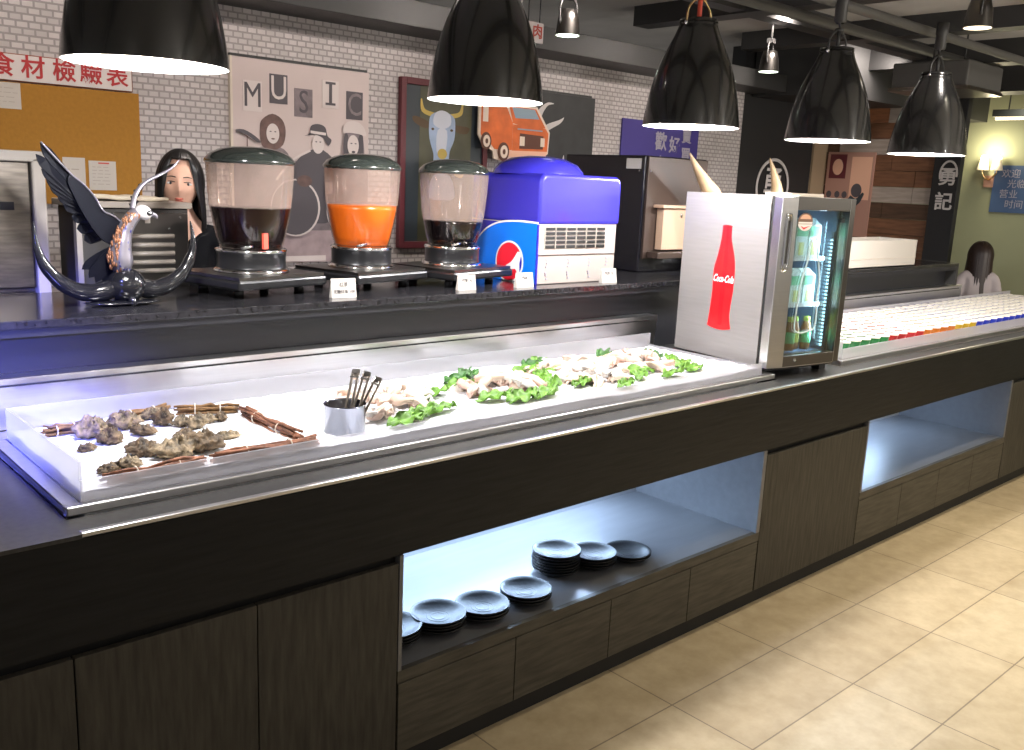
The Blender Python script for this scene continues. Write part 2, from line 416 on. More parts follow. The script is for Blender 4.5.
pil = struct(b.build('wall_pillar', bevel=.004))
b = MB((9.5, 0, 0)); b.box(9.5, 9.65, -7, 4.2, 0, 2.78, 'green_wall'); struct(b.build('wall_far'))
# dark beams under the ceiling
nb = 3
for x0, x1, z0 in ((2.2, 2.32, 2.66), (3.55, 3.69, 2.66), (4.75, 4.90, 2.66), (5.95, 6.1, 2.66), (7.1, 7.3, 2.62), (8.3, 8.6, 2.55)):
    b = MB((x0, -2.5, z0)); b.box(x0, x1, -2.5, 2.3, z0, 2.78, 'dark_metal'); struct(b.build('trim_%d' % nb)); nb += 1
for y0, y1, z0 in ((1.45, 1.56, 2.67), (-.42, -.30, 2.67)):
    b = MB((0, y0, z0)); b.box(-2, 9.5, y0, y1, z0, 2.78, 'dark_metal'); struct(b.build('trim_%d' % nb)); nb += 1
b = MB((7.0, .3, 2.5)); b.box(6.6, 9.5, 1.9, 2.6, 2.40, 2.78, 'dark_metal'); struct(b.build('trim_%d' % nb)); nb += 1
# pipe and cable runs
def run(name, pts, r, label, m='pipe_grey'):
    return tag(MB(pts[0]).tube(pts, r, m, 10).build(name), label, 'pipe')
run('ceiling_track', [(.2, .35, 2.46), (7.6, .33, 2.46)], .022, 'long grey rail under the ceiling that the black pendant lamps hang from')
run('ceiling_pipe', [(-1, 1.05, 2.60), (7.4, 1.05, 2.60)], .03, 'grey pipe along the ceiling behind the row of pendant lamps')
run('ceiling_conduit', [(-1, -.15, 2.62), (8.2, -.15, 2.62)], .016, 'thin dark conduit along the ceiling on the aisle side')
for i, (x0, x1, y0, y1, z0, lab) in enumerate(((6.2, 6.75, .75, 1.25, 2.36, 'boxy grey duct hanging from the ceiling left of the far spotlights'), (7.35, 7.75, .35, .75, 2.33, 'small boxy grey duct under the ceiling near the far corner'))):
    d = thing('air_duct', lab, 'air duct', ((x0 + x1) / 2, (y0 + y1) / 2, z0))
    c = d.location
    MB(c).box(x0, x1, y0, y1, z0, z0 + .17, 'pipe_grey').build('duct_body', d, bevel=.01)
    MB(c).box(x0 - .012, x1 + .012, y0 - .012, y1 + .012, z0 - .012, z0 + .012, 'steel_worn').build('flange', d)
    h = MB(c)
    for hx in (x0 + .04, x1 - .04): h.tube([(hx, (y0 + y1) / 2, z0 + .16), (hx, (y0 + y1) / 2, 2.79)], .006, 'dark_metal', 6)
    h.build('hanger', d)

# ================================================================== COUNTER
X0, XE = 0.0, 7.6
def cab_panel(name, x0, x1, z0, z1, parent, m, y=0.0):
    return MB(parent.location).box(x0 + .0015, x1 - .0015, y, y + .018, z0 + .0015, z1 - .0015, m).build(name, parent, bevel=.0015)
def cabinet(label, x0, x1, doors):
    t = thing('counter_cabinet', label, 'cabinet', ((x0 + x1) / 2, .4, 0))
    MB(t.location).box(x0, x1, .022, .82, .07, .665, 'wood_black').build('carcass', t)
    for a, c in doors: cab_panel('door', a, c, .075, .645, t, 'wood_door')
    MB(t.location).box(x0, x1, .032, .05, 0, .07, 'kick_black').build('plinth', t)  # plinth set forward; its black stands in for the shade under the doors
    return t
def niche(label, x0, x1, drawers):
    t = thing('shelf_cabinet', label, 'cabinet', ((x0 + x1) / 2, .4, 0)); c = t.location
    w = MB(c); w.box(x0, x1, .0185, .62, .315, .328, 'niche_wood'); w.build('shelf_board', t)
    MB(c).box(x0, x1, .62, .64, .07, .665, 'niche_back').build('back_panel', t)
    MB(c).box(x0, x0 + .012, .0, .62, .328, .665, 'niche_wood').build('side_panel', t)
    MB(c).box(x1 - .022, x1, .0, .62, .328, .665, 'niche_wood').build('side_panel', t)
    MB(c).box(x0, x1, .03, .60, .655, .665, 'niche_wood').build('top_panel', t)
    MB(c).box(x0, x1, .0, .018, .292, .328, 'wood_drawer').build('shelf_edge', t)
    MB(c).box(x0, x1, .022, .62, .07, .314, 'wood_black').build('carcass', t)
    for a, d in drawers: cab_panel('drawer', a, d, .075, .290, t, 'wood_drawer')
    MB(c).box(x0, x1, .032, .05, 0, .07, 'kick_black').build('plinth', t)  # set forward too, its black in place of the shade below the drawers
    MB(c).box(x0 + .02, x1 - .03, .585, .600, .642, .654, 'led_blue').build('light_strip', t)
    return t
cabinet('black wooden cabinet with two flush doors at the near left end of the counter', X0, 1.345, ((X0, .526), (.526, .936), (.936, 1.343)))
niche('dark wooden unit with a lit open shelf of black plates above four drawers', 1.345, 3.088, ((1.347, 1.784), (1.784, 2.217), (2.217, 2.652), (2.652, 3.086)))
cabinet('dark wooden cabinet door panel between the two lit open shelves', 3.088, 3.90, ((3.09, 3.898),))
niche('dark wooden unit with a lit empty open shelf above drawers at the far end', 3.90, 5.60, ((3.902, 4.33), (4.33, 4.75), (4.75, 5.18), (5.18, 5.598)))
cabinet('dark wooden cabinet at the far right end of the counter past the empty shelf', 5.60, XE, ((5.602, 6.2), (6.2, 6.9), (6.9, XE)))
for x0, x1, e in ((1.345, 3.088, 37), (3.90, 5.60, 14)):
    lamp('AREA', 'shelf_light_strip', ((x0 + x1) / 2 - .12, .57, .638), e, (.50, .70, 1.0), ((x0 + x1) / 2 - .12, .50, 0), size=(x1 - x0 - .35, .02))
wt = thing('serving_counter', 'long dark stone and steel worktop with a black wooden fascia', 'worktop', (3.8, .4, .88))
c = wt.location
b = MB(c)
for x0, x1, y0, y1 in ((X0, .556, 0.0205, .86), (.556, XE, 0.0225, .10), (.556, XE, .80, .86), (3.27, 3.78, .10, .80), (7.45, XE, .10, .80)): b.box(x0, x1, y0, y1, .885, .91, 'stone_counter')
b.box(X0, .5555, .0, .0204, .901, .91, 'stone_counter')
b.build('slab', wt)
MB(c).box(.556, XE, .004, .022, .901, .9115, 'steel').build('edge_strip', wt, bevel=.002)
MB(c).box(X0, XE, .003, .02, .6665, .9005, 'wood_black').build('fascia', wt)
b = MB(c)
for x0, x1 in ((X0, .575), (3.25, 3.8), (7.45, XE)): b.box(x0, x1, .0201, .82, .78, .885, 'kick_black')
b.box(.575, 3.25, .0201, .82, .67, .80, 'kick_black'); b.box(3.8, 7.45, .0201, .82, .67, .80, 'kick_black')
b.build('substructure', wt)
# raised back ledge
lg = thing('serving_ledge', 'raised glossy black stone ledge behind the ice tray holding the drink machines', 'ledge', (3.4, 1.0, 0)); c = lg.location
LX0, LX1 = -.8, 6.55
MB(c).box(LX0, LX1, .78, 1.34, 1.207, 1.23, 'stone_black').build('ledge_top', lg, bevel=.003)
MB(c).box(LX0, LX1, .79, 1.32, 1.184, 1.2069, 'ledge_face').build('ledge_rail', lg)
MB(c).box(LX0, LX1, .861, 1.30, 0, 1.1839, 'ledge_face').build('ledge_body', lg)
b = MB(c); b.box(LX1, LX1 + .03, .862, 1.34, 0, 1.23, 'dark_grey'); b.box(LX1, LX1 + .03, .79, .862, 1.08, 1.23, 'dark_grey'); b.build('end_panel', lg)
bc = thing('back_worktop', 'dark worktop behind the ledge under the ovens', 'worktop', (4.5, 1.6, 0)); c = bc.location
MB(c).box(2.55, 6.5, 1.345, 1.78, 1.19, 1.23, 'stone_black').build('slab', bc)
MB(c).box(2.6, 6.45, 1.36, 1.74, 0, 1.189, 'dark_grey').build('carcass', bc)

# ================================================================== ICE TRAYS
def tray(label, x0, x1, xs0, xs1, slot=True, frost='acrylic'):
    t = thing('display_tray', label, 'display tray', ((x0 + x1) / 2, .45, .91)); c = t.location
    b = MB(c)
    b.box(x0, x1, .108, .128, .9115, .932, 'steel'); b.box(x0, x1, .715, .80, .9115, .932, 'steel')
    b.box(x0, x0 + .034, .128, .715, .9115, .932, 'steel'); b.box(x1 - .06, x1, .128, .715, .9115, .932, 'steel')
    b.build('rim', t, bevel=.003)
    b = MB(c); b.box(x0 + .03, x1 - .03, .12, .73, .82, .83, 'white_plastic')
    b.build('pan', t)
    b = MB(c); b.prism([(xs0, .80, .9325), (xs0, .79, 1.076), (xs0, .855, 1.076), (xs0, .855, .9325)], (xs1 - xs0, 0, 0), 'steel')
    b.build('back_splash', t, bevel=.003)
    if slot:
        b = MB(c); b.box(xs0 + .02, xs1 - .06, .787, .792, 1.0535, 1.058, 'kick_black'); b.build('slot', t)
    a0, a1 = x0 + .036, x1 - .068
    MB(c).box(a0, a1, .129, .135, .9325, .98, frost).build('front_panel', t)
    MB(c).box(a0, a1, .709, .714, .9325, 1.015, frost).build('back_panel', t)
    MB(c).prism([(a0, .136, .9325), (a0, .708, .9325), (a0, .708, 1.015), (a0, .136, 1.021)], (.006, 0, 0), frost).build('side_panel', t)
    MB(c).prism([(a1 - .006, .136, .9325), (a1 - .006, .708, .9325), (a1 - .006, .708, .965), (a1 - .006, .136, .965)], (.006, 0, 0), frost).build('side_panel', t)
    return t
tray('long steel display tray with clear acrylic sides full of ice and seafood', .56, 3.262, .50, 3.336)
cup_tray = tray('steel display tray of dessert cups to the right of the glass door fridge', 3.80, 7.43, 3.82, 6.69, True, 'acrylic_frost')
def icez(x, y): return .955 + .010 * noise.noise((x * 4, y * 5, 1.3)) + .004 * noise.noise((x * 30, y * 30, 0))
b = MB((1.9, .42, .84)); b.grid(160, 36, lambda u, v: (.603 + u * 2.583, .137 + v * .570, icez(.603 + u * 2.583, .137 + v * .570)), 'ice')
n_ = len(b.v)
b.box(.604, 3.185, .138, .706, .835, .945, 'ice')
tag(b.build('crushed_ice'), 'bed of white crushed ice in the long seafood tray', 'ice', kind='stuff')

# ---- oysters
def oyster(x, y, sx, sy, sz, rot, seed, label, m='shell'):
    o = Vector((seed * 3.7, seed * 1.3, 0))
    def fn(p, d):
        q = d * 1.5 + o; az = math.atan2(d.y, d.x)
        k = 1 + .30 * noise.noise(q) + .22 * noise.noise(q * 2.3)
        rim = abs(noise.noise(Vector((math.cos(az) * 2.2, math.sin(az) * 2.2, seed)))) * .55 + .14 * noise.noise(Vector((math.cos(az) * 9, math.sin(az) * 9, seed)))
        flake = .10 * ((abs(d.z) * 5 + 1.6 * noise.noise(q * 2)) % 1.0) + .12 * noise.noise(q * 7)
        h_ = 1 - d.z * d.z
        r_ = k * (1 + rim * h_ - flake * (1 - .5 * h_))
        z_ = p.z * (.85 if p.z > 0 else .4) * (1 + .8 * noise.noise(q * 3.1)) + sz * .35 * h_ * noise.noise(Vector((math.cos(az) * 1.7, math.sin(az) * 1.7, seed + 5.)))
        return Vector((p.x * r_ * (1 + .3 * d.y), p.y * r_, z_))
    z = icez(x, y)
    b = MB((x, y, z)); b.ell((x, y, z + sz * .45), (sx, sy, sz), m, 44, 26, Matrix.Rotation(rot, 3, 'Z') @ Matrix.Rotation(.2 * math.sin(seed), 3, 'X'), fn)
    return tag(b.build('oyster'), label, 'oyster', 'oysters on the ice')
OY = [(.762, .565, .050, .042, .042, .3, 'large oyster beside the twigs at the tray left end', 'shell_pale'),
 (.775, .475, .042, .036, .034, 1.0, 'dark bluish oyster just in front of the large left one', 'shell'),
 (.705, .425, .030, .020, .016, .5, 'small narrow oyster nearest the left acrylic panel', 'shell'),
 (.850, .590, .052, .036, .036, -.7, 'long oyster leaning on the rear twigs, second from left', 'shell_pale'),
 (.868, .500, .040, .026, .024, -.9, 'oyster half tucked under the long leaning one', 'shell'),
 (.945, .630, .036, .028, .026, .2, 'pale oyster at the back beside the rear twigs', 'shell_pale'),
 (.948, .560, .030, .036, .036, .1, 'upright amber coloured oyster in the middle of the back row', 'shell'),
 (.985, .525, .030, .026, .026, .8, 'pale knobbly oyster right of the upright amber one', 'shell_pale'),
 (.940, .400, .036, .022, .020, .4, 'flat oyster just behind the big front cluster', 'shell'),
 (1.012, .490, .040, .030, .032, .9, 'golden brown oyster in the right part of the back row', 'shell_pale'),
 (1.062, .535, .028, .024, .022, .3, 'small cream oyster touching the right rear twigs', 'shell_pale'),
 (1.105, .540, .020, .022, .022, .0, 'tiny grey oyster below the string of the right rear twigs', 'shell'),
 (1.030, .350, .038, .022, .018, -.3, 'lone oyster on bare ice near the right twig bundle', 'shell_pale'),
 (.800, .310, .048, .040, .030, .3, 'left oyster of the big cluster by the front panel', 'shell'),
 (.858, .255, .062, .046, .036, .5, 'biggest oyster, in the middle of the front cluster', 'shell_pale'),
 (.930, .262, .056, .048, .040, -.4, 'right oyster of the big cluster by the front panel', 'shell'),
 (.690, .232, .026, .024, .018, .4, 'dark small oyster at the front left corner of the ice', 'shell'),
 (.735, .232, .036, .028, .022, -.2, 'curved brown oyster next to the front left corner', 'shell_pale')]
for i, (x, y, a, bb, cc, r, lab, m) in enumerate(OY): oyster(x, y, a * .80, bb * .80, cc * .85, r, i + 1, lab, m)
# ---- twig bundles
def bundle(p, q, label, n=11, r=.0038, spread=.013, m='twig', z=.0):
    p = Vector((p[0], p[1], icez(*p) + .012 + z)); q = Vector((q[0], q[1], icez(*q) + .012 + z))
    t = thing('twig_bundle', label, 'twigs', p, 0, 'bound twigs edging the ice'); d = (q - p); L = d.length; d.normalize(); a = d.cross(Vector((0, 0, 1))).normalized(); u = a.cross(d)
    b = MB(p)
    for i in range(n):
        an = 2 * PI * i / n; rr = spread * (1 if i % 3 else .35); off = a * rr * math.cos(an) + u * rr * math.sin(an)
        e0 = random.uniform(-.01, .015); e1 = random.uniform(-.015, .012)
        pts = [p + d * (e0 + (L + e1 - e0) * k / 5) + off * (1 + .45 * random.uniform(-1, 1)) + u * .003 * random.uniform(-1, 1) for k in range(6)]
        b.tube(pts, [r * random.uniform(.7, 1.25) for _ in pts], m, 6)
    b.build('twigs', t)
    for f in (.3, .72):
        cc = p + d * L * f; k = MB(p)
        k.tube([cc + (a * math.cos(s) + u * math.sin(s)) * (spread + r * 1.1) for s in [2 * PI * j / 14 for j in range(15)]], .0018, 'string', 5); k.build('tie', t)
    return t
bundle((.650, .600), (.760, .625), 'short twig bundle at the back left corner of the ice')
bundle((.845, .655), (1.005, .668), 'dark twig bundle behind the oysters in the middle of the back edge')
bundle((1.025, .660), (1.178, .600), 'pale twig bundle along the back edge right of the oysters')
bundle((1.178, .565), (1.165, .215), 'reddish twig bundle running front to back beside the steel cup', 10, m='twig_red')
bundle((.655, .154), (.885, .156), 'twig bundle against the front acrylic panel, left one', 10, m='twig_red')
bundle((.905, .156), (1.185, .154), 'twig bundle against the front acrylic panel, right one', 10, m='twig_red')

# ---- steel cup with tongs
cup = thing('steel_cup', 'round stainless steel cup standing in the ice holding tongs', 'cup', (1.325, .245, .935)); c = cup.location
b = MB(c); b.lathe([(.0, .0), (.050, .0), (.055, .006), (.0565, .095), (.059, .097), (.0575, .099), (.055, .095), (.0535, .008), (.0, .006)], c, 'cup_steel', 40); b.build('cup_body', cup)
def tongs(base, top, side, label):
    base = Vector(base); top = Vector(top); d = (top - base).normalized(); s = Vector(side).normalized(); n = d.cross(s)
    t = thing('serving_tongs', label, 'tongs', base, 0, 'tongs in the steel cup'); L = (top - base).length
    for k in (-1, 1):
        b = MB(base); b.obox(base + d * L / 2 + s * k * .0075, s, n, d, (.003, .0095, L / 2), 'steel_worn'); b.build('arm', t, bevel=.001)
    b = MB(base); b.obox(top + d * .004, s, n, d, (.0115, .0100, .008), 'steel_dark'); b.build('spring_end', t, bevel=.004)
    b = MB(base); b.obox(top - d * .012, s, n, d, (.0125, .0115, .003), 'chrome'); b.build('clip_ring', t, bevel=.001)
    return t
tongs((1.315, .235, .95), (1.385, .285, 1.102), (.7, -.6, 0), 'steel tongs leaning right in the cup, the leftmost pair')
tongs((1.325, .225, .95), (1.405, .262, 1.098), (.7, -.6, -.2), 'steel tongs leaning right in the cup, the middle pair')
tongs((1.335, .225, .95), (1.432, .248, 1.082), (.7, -.6, -.3), 'steel tongs leaning right in the cup, the rightmost lowest pair')

# ---- fish slices and lettuce
def slice_(x, y, z, s, m, label, group, seed):
    rnd = random.Random(seed); L = s * rnd.uniform(.8, 1.3); w = s * rnd.uniform(.35, .55); bend = rnd.uniform(.25, .8); ph = rnd.uniform(0, 6)
    rot = Euler((rnd.uniform(-.5, .5), rnd.uniform(-.4, .4), rnd.uniform(0, 6.28))).to_matrix(); b = MB((x, y, z))
    def fn(u, v):
        th = (u - .5) * 2; r = w * (1 - .45 * th * th) * (1 + .2 * math.sin(7 * u + ph)); a = (v - .5) * 2
        return Vector((x, y, z)) + rot @ Vector((th * L * .5, a * r * .5 + .006 * math.sin(5 * u + ph), bend * L * .22 * (1 - th * th) + .010 * math.sin(4 * a + ph + 3 * u)))
    b.grid(10, 6, fn, m); return tag(b.build('fish_slice', solid=.008), label, 'fish slice', group)
def leaf(x, y, z, L, w, m, rot, label, group, seed, tilt=.10):
    rnd = random.Random(seed); R3 = Euler((rnd.uniform(-.2, .2), -tilt, rot)).to_matrix(); b = MB((x, y, z)); ph = rnd.uniform(0, 6)
    def fn(u, v):
        a = (v - .5) * 2; ww = w * (math.sin(PI * min(1, u * .9 + .08)) ** .7) * (1 + .12 * math.sin(22 * u + ph) + .06 * math.sin(47 * u))
        return Vector((x, y, z)) + R3 @ Vector((u * L + .01 * math.cos(9 * a + ph), a * ww * .5, .009 * abs(a) * math.sin(17 * u + ph) + .006 * a * a + .004 * math.sin(9 * u + 5 * a) - .03 * (u - .4) ** 2))
    b.grid(22, 8, fn, m); return tag(b.build('lettuce_leaf', solid=.0015), label, 'lettuce leaf', group)
def pile(cx, cy, rx_, ry_, n, mats, name, hz, size, seed):
    rnd = random.Random(seed)
    for i in range(n):
        a = rnd.uniform(0, 2 * PI); q = math.sqrt(rnd.random()); x = cx + rx_ * q * math.cos(a); y = cy + ry_ * q * math.sin(a)
        slice_(x, y, icez(x, y) + .008 + hz * (1 - q) * rnd.uniform(.4, 1), size, rnd.choice(mats), 'pale raw fish slice in the ' + name, 'fish slices in the ' + name, seed * 100 + i)
P1, P2, P3, P4 = 'heap beside the steel cup', 'pinkish heap second from the steel cup', 'white heap third from the steel cup', 'heap nearest the glass door fridge'
pile(1.56, .39, .150, .145, 26, ['flesh', 'flesh', 'flesh_white'], P1, .065, .085, 11)
pile(2.03, .395, .150, .11, 20, ['flesh_pink', 'flesh', 'flesh_white'], P2, .055, .095, 12)
pile(2.45, .44, .20, .17, 30, ['flesh_white', 'flesh_white', 'flesh'], P3, .040, .085, 13)
pile(2.80, .44, .14, .17, 24, ['flesh_white', 'flesh_pink', 'flesh'], P4, .040, .085, 14)
LV = [(1.44, .19, .16, .07, 'lettuce', .15, P1), (1.52, .215, .15, .06, 'lettuce', .35, P1), (1.60, .235, .14, .06, 'lettuce', .2, P1), (1.74, .42, .12, .07, 'lettuce', .4, P1), (1.68, .36, .13, .06, 'lettuce', .9, P1),
 (1.92, .55, .14, .09, 'lettuce_dark', .1, P2), (2.02, .58, .12, .08, 'lettuce_dark', .6, P2), (1.88, .50, .14, .08, 'lettuce', -.2, P2), (1.84, .29, .15, .07, 'lettuce', -.1, P2), (1.92, .225, .16, .08, 'lettuce', .15, P2), (2.02, .215, .15, .07, 'lettuce', .3, P2), (2.16, .27, .16, .07, 'lettuce', .9, P2), (2.20, .34, .13, .08, 'lettuce', 1.2, P2),
 (2.24, .52, .15, .10, 'lettuce', .5, P3), (2.33, .60, .13, .09, 'lettuce_dark', .2, P3), (2.30, .48, .12, .08, 'lettuce', .1, P3), (2.24, .44, .13, .08, 'lettuce', -.4, P3), (2.27, .28, .12, .05, 'lettuce', .2, P3), (2.40, .19, .12, .05, 'lettuce', .2, P3), (2.42, .65, .10, .06, 'lettuce', .2, P3),
 (2.62, .36, .13, .06, 'lettuce', -.5, P4), (2.56, .235, .12, .06, 'lettuce', .6, P4), (2.68, .215, .13, .06, 'lettuce', .1, P4), (2.74, .60, .12, .07, 'lettuce_dark', .3, P4), (2.88, .30, .14, .07, 'lettuce', .4, P4), (2.92, .36, .13, .06, 'lettuce', .9, P4), (2.86, .25, .12, .06, 'lettuce', .1, P4), (2.96, .46, .12, .04, 'lettuce_dark', 1.3, P4)]
for i, (x, y, L, w, m, r, nm) in enumerate(LV):
    leaf(x, y, icez(x, y) + .014, L * .92, w * .88, m, r, ('dark ' if 'dark' in m else 'bright ') + 'green lettuce leaf under the fish ' + nm, ('dark ' if 'dark' in m else 'bright ') + 'lettuce leaves under the ' + nm, 500 + i)

# ---- dessert cups in the right tray
CUPS = {}
for k in ('green', 'red', 'orange', 'yellow', 'blue'):
    b = MB(); b.lathe([(.0, 0), (.024, 0), (.033, .055)], (0, 0, 0), 'cup_' + k, 14, cap0=False)
    b.lathe([(.033, .055), (.035, .057), (.034, .060), (.018, .0605), (.0, .0605)], (0, 0, 0), 'cup_lid', 14)
    CUPS[k] = b.mesh('dessert_cup')
MB(cup_tray.location).box(3.85, 7.35, .14, .70, .831, .94, 'white_plastic').build('liner', cup_tray)
NX = 36
for i in range(NX):
    x = 3.92 + i * .094
    k = 'green' if i < 5 else 'red' if i < 9 else 'orange' if i < 13 else 'yellow' if i < 16 else 'blue'
    for j in range(8):
        o = bpy.data.objects.new('dessert_cup', CUPS[k]); COL.objects.link(o)
        o.location = (x + random.uniform(-.004, .004), .178 + j * .070, .9405); o.rotation_euler = (0, 0, random.uniform(0, 6))
        tag(o, 'small %s dessert cup with a white lid in the %s columns of the right tray' % (k, k), 'dessert cup', 'dessert cups in the %s columns' % k)

# ---- plates on the lit shelf
pb = MB(); pb.lathe([(.0, .0), (.040, .0), (.043, .004), (.066, .013), (.0745, .020), (.0755, .0225), (.074, .023), (.062, .0165), (.042, .008), (.0, .0075)], (0, 0, 0), 'plate_black', 40)
pb.lathe([(.030, .0078), (.031, .0087), (.032, .0078)], (0, 0, 0), 'plate_black', 40); pb.lathe([(.018, .0078), (.019, .0086), (.020, .0078)], (0, 0, 0), 'plate_black', 40); pb.v = [p * 1.12 for p in pb.v]
PM = pb.mesh('plate')
ST = [(1.430, .150, 4, 'leftmost stack partly hidden by the cabinet edge'), (1.585, .135, 4, 'second stack from the left'), (1.742, .115, 3, 'third stack from the left'), (1.925, .115, 3, 'fourth stack from the left'), (2.160, .215, 7, 'tall stack in the row'), (2.305, .175, 4, 'sixth stack from the left'), (2.455, .140, 2, 'rightmost stack in the row')]
for x, y, n, nm in ST:
    for k in range(n):
        o = bpy.data.objects.new('plate', PM); COL.objects.link(o); o.location = (x + random.uniform(-.002, .002), y + random.uniform(-.002, .002), .3285 + k * .0100)
        if k == n - 1: tag(o, 'small round black plate on top of the ' + nm, 'plate', 'black plates on the lit shelf')
        else: tag(o, 'black plate lying beneath others in the ' + nm, 'plate', 'lower black plates, ' + nm)

# ================================================================== FRIDGE
TH = R_(-8); fx, fy = 3.237, .137
fr = thing('glass_door_fridge', 'countertop steel fridge with a glass door and a red bottle on its side', 'fridge', (fx, fy, .95), TH)
W_, D_, H_ = .46, .53, .688
b = MB(); t_ = .025
b.box(0, W_, .055, D_, H_ - .035, H_, 'steel_side'); b.box(0, W_, .055, D_, 0, .035, 'steel_side'); b.box(0, t_, .055, D_, .035, H_ - .035, 'steel_side'); b.box(W_ - t_, W_, .055, D_, .035, H_ - .035, 'steel_side'); b.box(t_, W_ - t_, D_ - .03, D_, .035, H_ - .035, 'steel_side')
b.build('cabinet', fr, bevel=.002)
b = MB(); e = .001
b.box(t_, t_ + .006, .06, D_ - .031, .036, H_ - .036, 'fridge_in'); b.box(W_ - t_ - .006, W_ - t_, .06, D_ - .031, .036, H_ - .036, 'fridge_in'); b.box(t_, W_ - t_, D_ - .037, D_ - .031, .036, H_ - .036, 'fridge_in'); b.box(t_, W_ - t_, .06, D_ - .031, .036, .042, 'fridge_in'); b.box(t_, W_ - t_, .06, D_ - .031, H_ - .042, H_ - .036, 'fridge_in')
b.build('liner', fr)
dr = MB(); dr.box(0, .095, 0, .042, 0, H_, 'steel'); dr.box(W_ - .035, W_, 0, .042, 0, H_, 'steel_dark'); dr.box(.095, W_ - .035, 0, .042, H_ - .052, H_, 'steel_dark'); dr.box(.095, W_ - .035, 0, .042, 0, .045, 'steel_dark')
door = dr.build('door', fr, bevel=.003)
gb = MB(); gb.box(.004, .09, .0421, .0549, .004, H_ - .004, 'kick_black'); gb.box(W_ - .03, W_ - .004, .0421, .0549, .004, H_ - .004, 'kick_black'); gb.box(.09, W_ - .03, .0421, .0549, H_ - .045, H_ - .004, 'kick_black'); gb.box(.09, W_ - .03, .0421, .0549, .004, .04, 'kick_black'); gb.build('gasket', fr)
MB().box(.096, W_ - .036, .012, .018, .046, H_ - .053, 'glass').build('glass_pane', door)
hb = MB()
hb.tube(cr([(.036, 0, .395), (.030, -.004, .42), (.030, -.004, .60), (.036, -.003, .615), (.058, -.003, .60), (.058, -.003, .42), (.036, 0, .395)], 5), .0055, 'chrome', 8)
hb.build('handle', door)
MB().box(.036, .052, -.0012, .0, .425, .595, 'dark_metal').build('handle_recess', door)
k = MB(); k.X = Matrix.Translation((.17, 0, .024)) @ Matrix.Rotation(PI / 2, 4, 'X'); k.lathe([(.0, .006), (.007, .006), (.008, 0)], (0, 0, 0), 'chrome', 14); k.build('lock', door)
MB().box(.385, .408, .009, .0119, .590, .606, 'black_plastic').build('thermometer', door)
# round sticker and bottle outline on the glass
sk = MB()
sk.flat(circ(.158, .590, .046, .036), .010, 'sticker_brown', .0015); sk.flat(circ(.158, .590, .046, .036, 14, PI * 1.08, PI * 1.92), .009, 'logo_white', .001)
sk.flat(circ(.158, .598, .034, .022, 14, .15, PI - .15), .009, 'truck_pale', .001); sk.flat([(.116, .590), (.20, .590), (.20, .583), (.116, .583)], .0085, 'logo_white', .001)
sk.flat([(.130, .574), (.150, .567), (.188, .575), (.150, .560)], .008, 'decal_red', .001)
sk.build('round_sticker', door)
ol = MB()
Lp = [(.212, .520), (.205, .49), (.198, .43), (.172, .345), (.165, .27), (.160, .20), (.163, .15), (.20, .135), (.245, .14), (.285, .15), (.292, .21), (.282, .27), (.288, .345), (.268, .43), (.250, .49), (.245, .52), (.228, .525), (.212, .520)]
ol.tube(cr([(x, .0105, z) for x, z in Lp], 4), .0032, 'decal_white', 6); ol.build('bottle_outline', door)
led = MB(); led.box(W_ - .042, W_ - .034, .062, .070, .05, H_ - .14, 'dark_metal')
for i in range(30): led.box(W_ - .048, W_ - .042, .0615, .0705, .06 + i * .0155, .0685 + i * .0155, 'fridge_led')
led.build('light_strip', fr)
SH = (.235, .43)
for z in SH:
    s = MB(); s.box(.032, W_ - .032, .085, D_ - .05, z, z + .006, 'steel'); s.box(.032, W_ - .032, .080, .086, z - .004, z + .014, 'white_plastic'); s.build('shelf', fr)
for x, y in ((.075, .10), (W_ - .05, .06), (.075, D_ - .06), (W_ - .05, D_ - .06)):
    MB().box(x - .02, x + .02, y - .02, y + .02, -.0395, 0, 'black_plastic').build('foot', fr)
MB().box(.03, W_ - .01, .02, D_ - .02, -.014, -.0005, 'black_plastic').build('base_plate', fr)
lamp('AREA', 'fridge_light', (0, 0, 0), 4.5, (.55, .85, 1), size=(.03, .5)).parent = fr
fl = bpy.data.objects['fridge_light']; fl.location = (W_ - .075, .068, .34); fl.rotation_euler = (Vector((.15, .30, .33)) - Vector(fl.location)).to_track_quat('-Z', 'Y').to_euler()
fl.rotation_euler = (PI / 2 , 0, R_(50))
# red bottle on the side
bo = [(.297, .558), (.252, .558), (.250, .545), (.246, .50), (.222, .43), (.213, .37), (.214, .29), (.222, .20), (.218, .16), (.213, .14), (.216, .128), (.275, .120), (.336, .128), (.340, .142), (.335, .19), (.329, .28), (.331, .37), (.316, .43), (.303, .50), (.300, .545)]
def sm(q): return [(p.x, p.y) for p in cr([(a, c, 0) for a, c in q], 3, True)]
bt = MB(); bt.flatx(sm(bo), -.0015, 'decal_red', .0016)
bs = bt.build('bottle_decal', fr)
q = MB(); q.flatx(stroke([(.272, .55), (.268, .42), (.272, .30), (.272, .14)], [.005, .010, .012, .010]), -.0022, 'decal_red_dark', .0008); q.build('bottle_shading_stripe', bs)
text('lettering', 'Coca-Cola', .042, 'logo_white', bs, (-.0032, .272, .335), '-x', shear=.35, ext=.0006, sx=.62, bold=.0009)
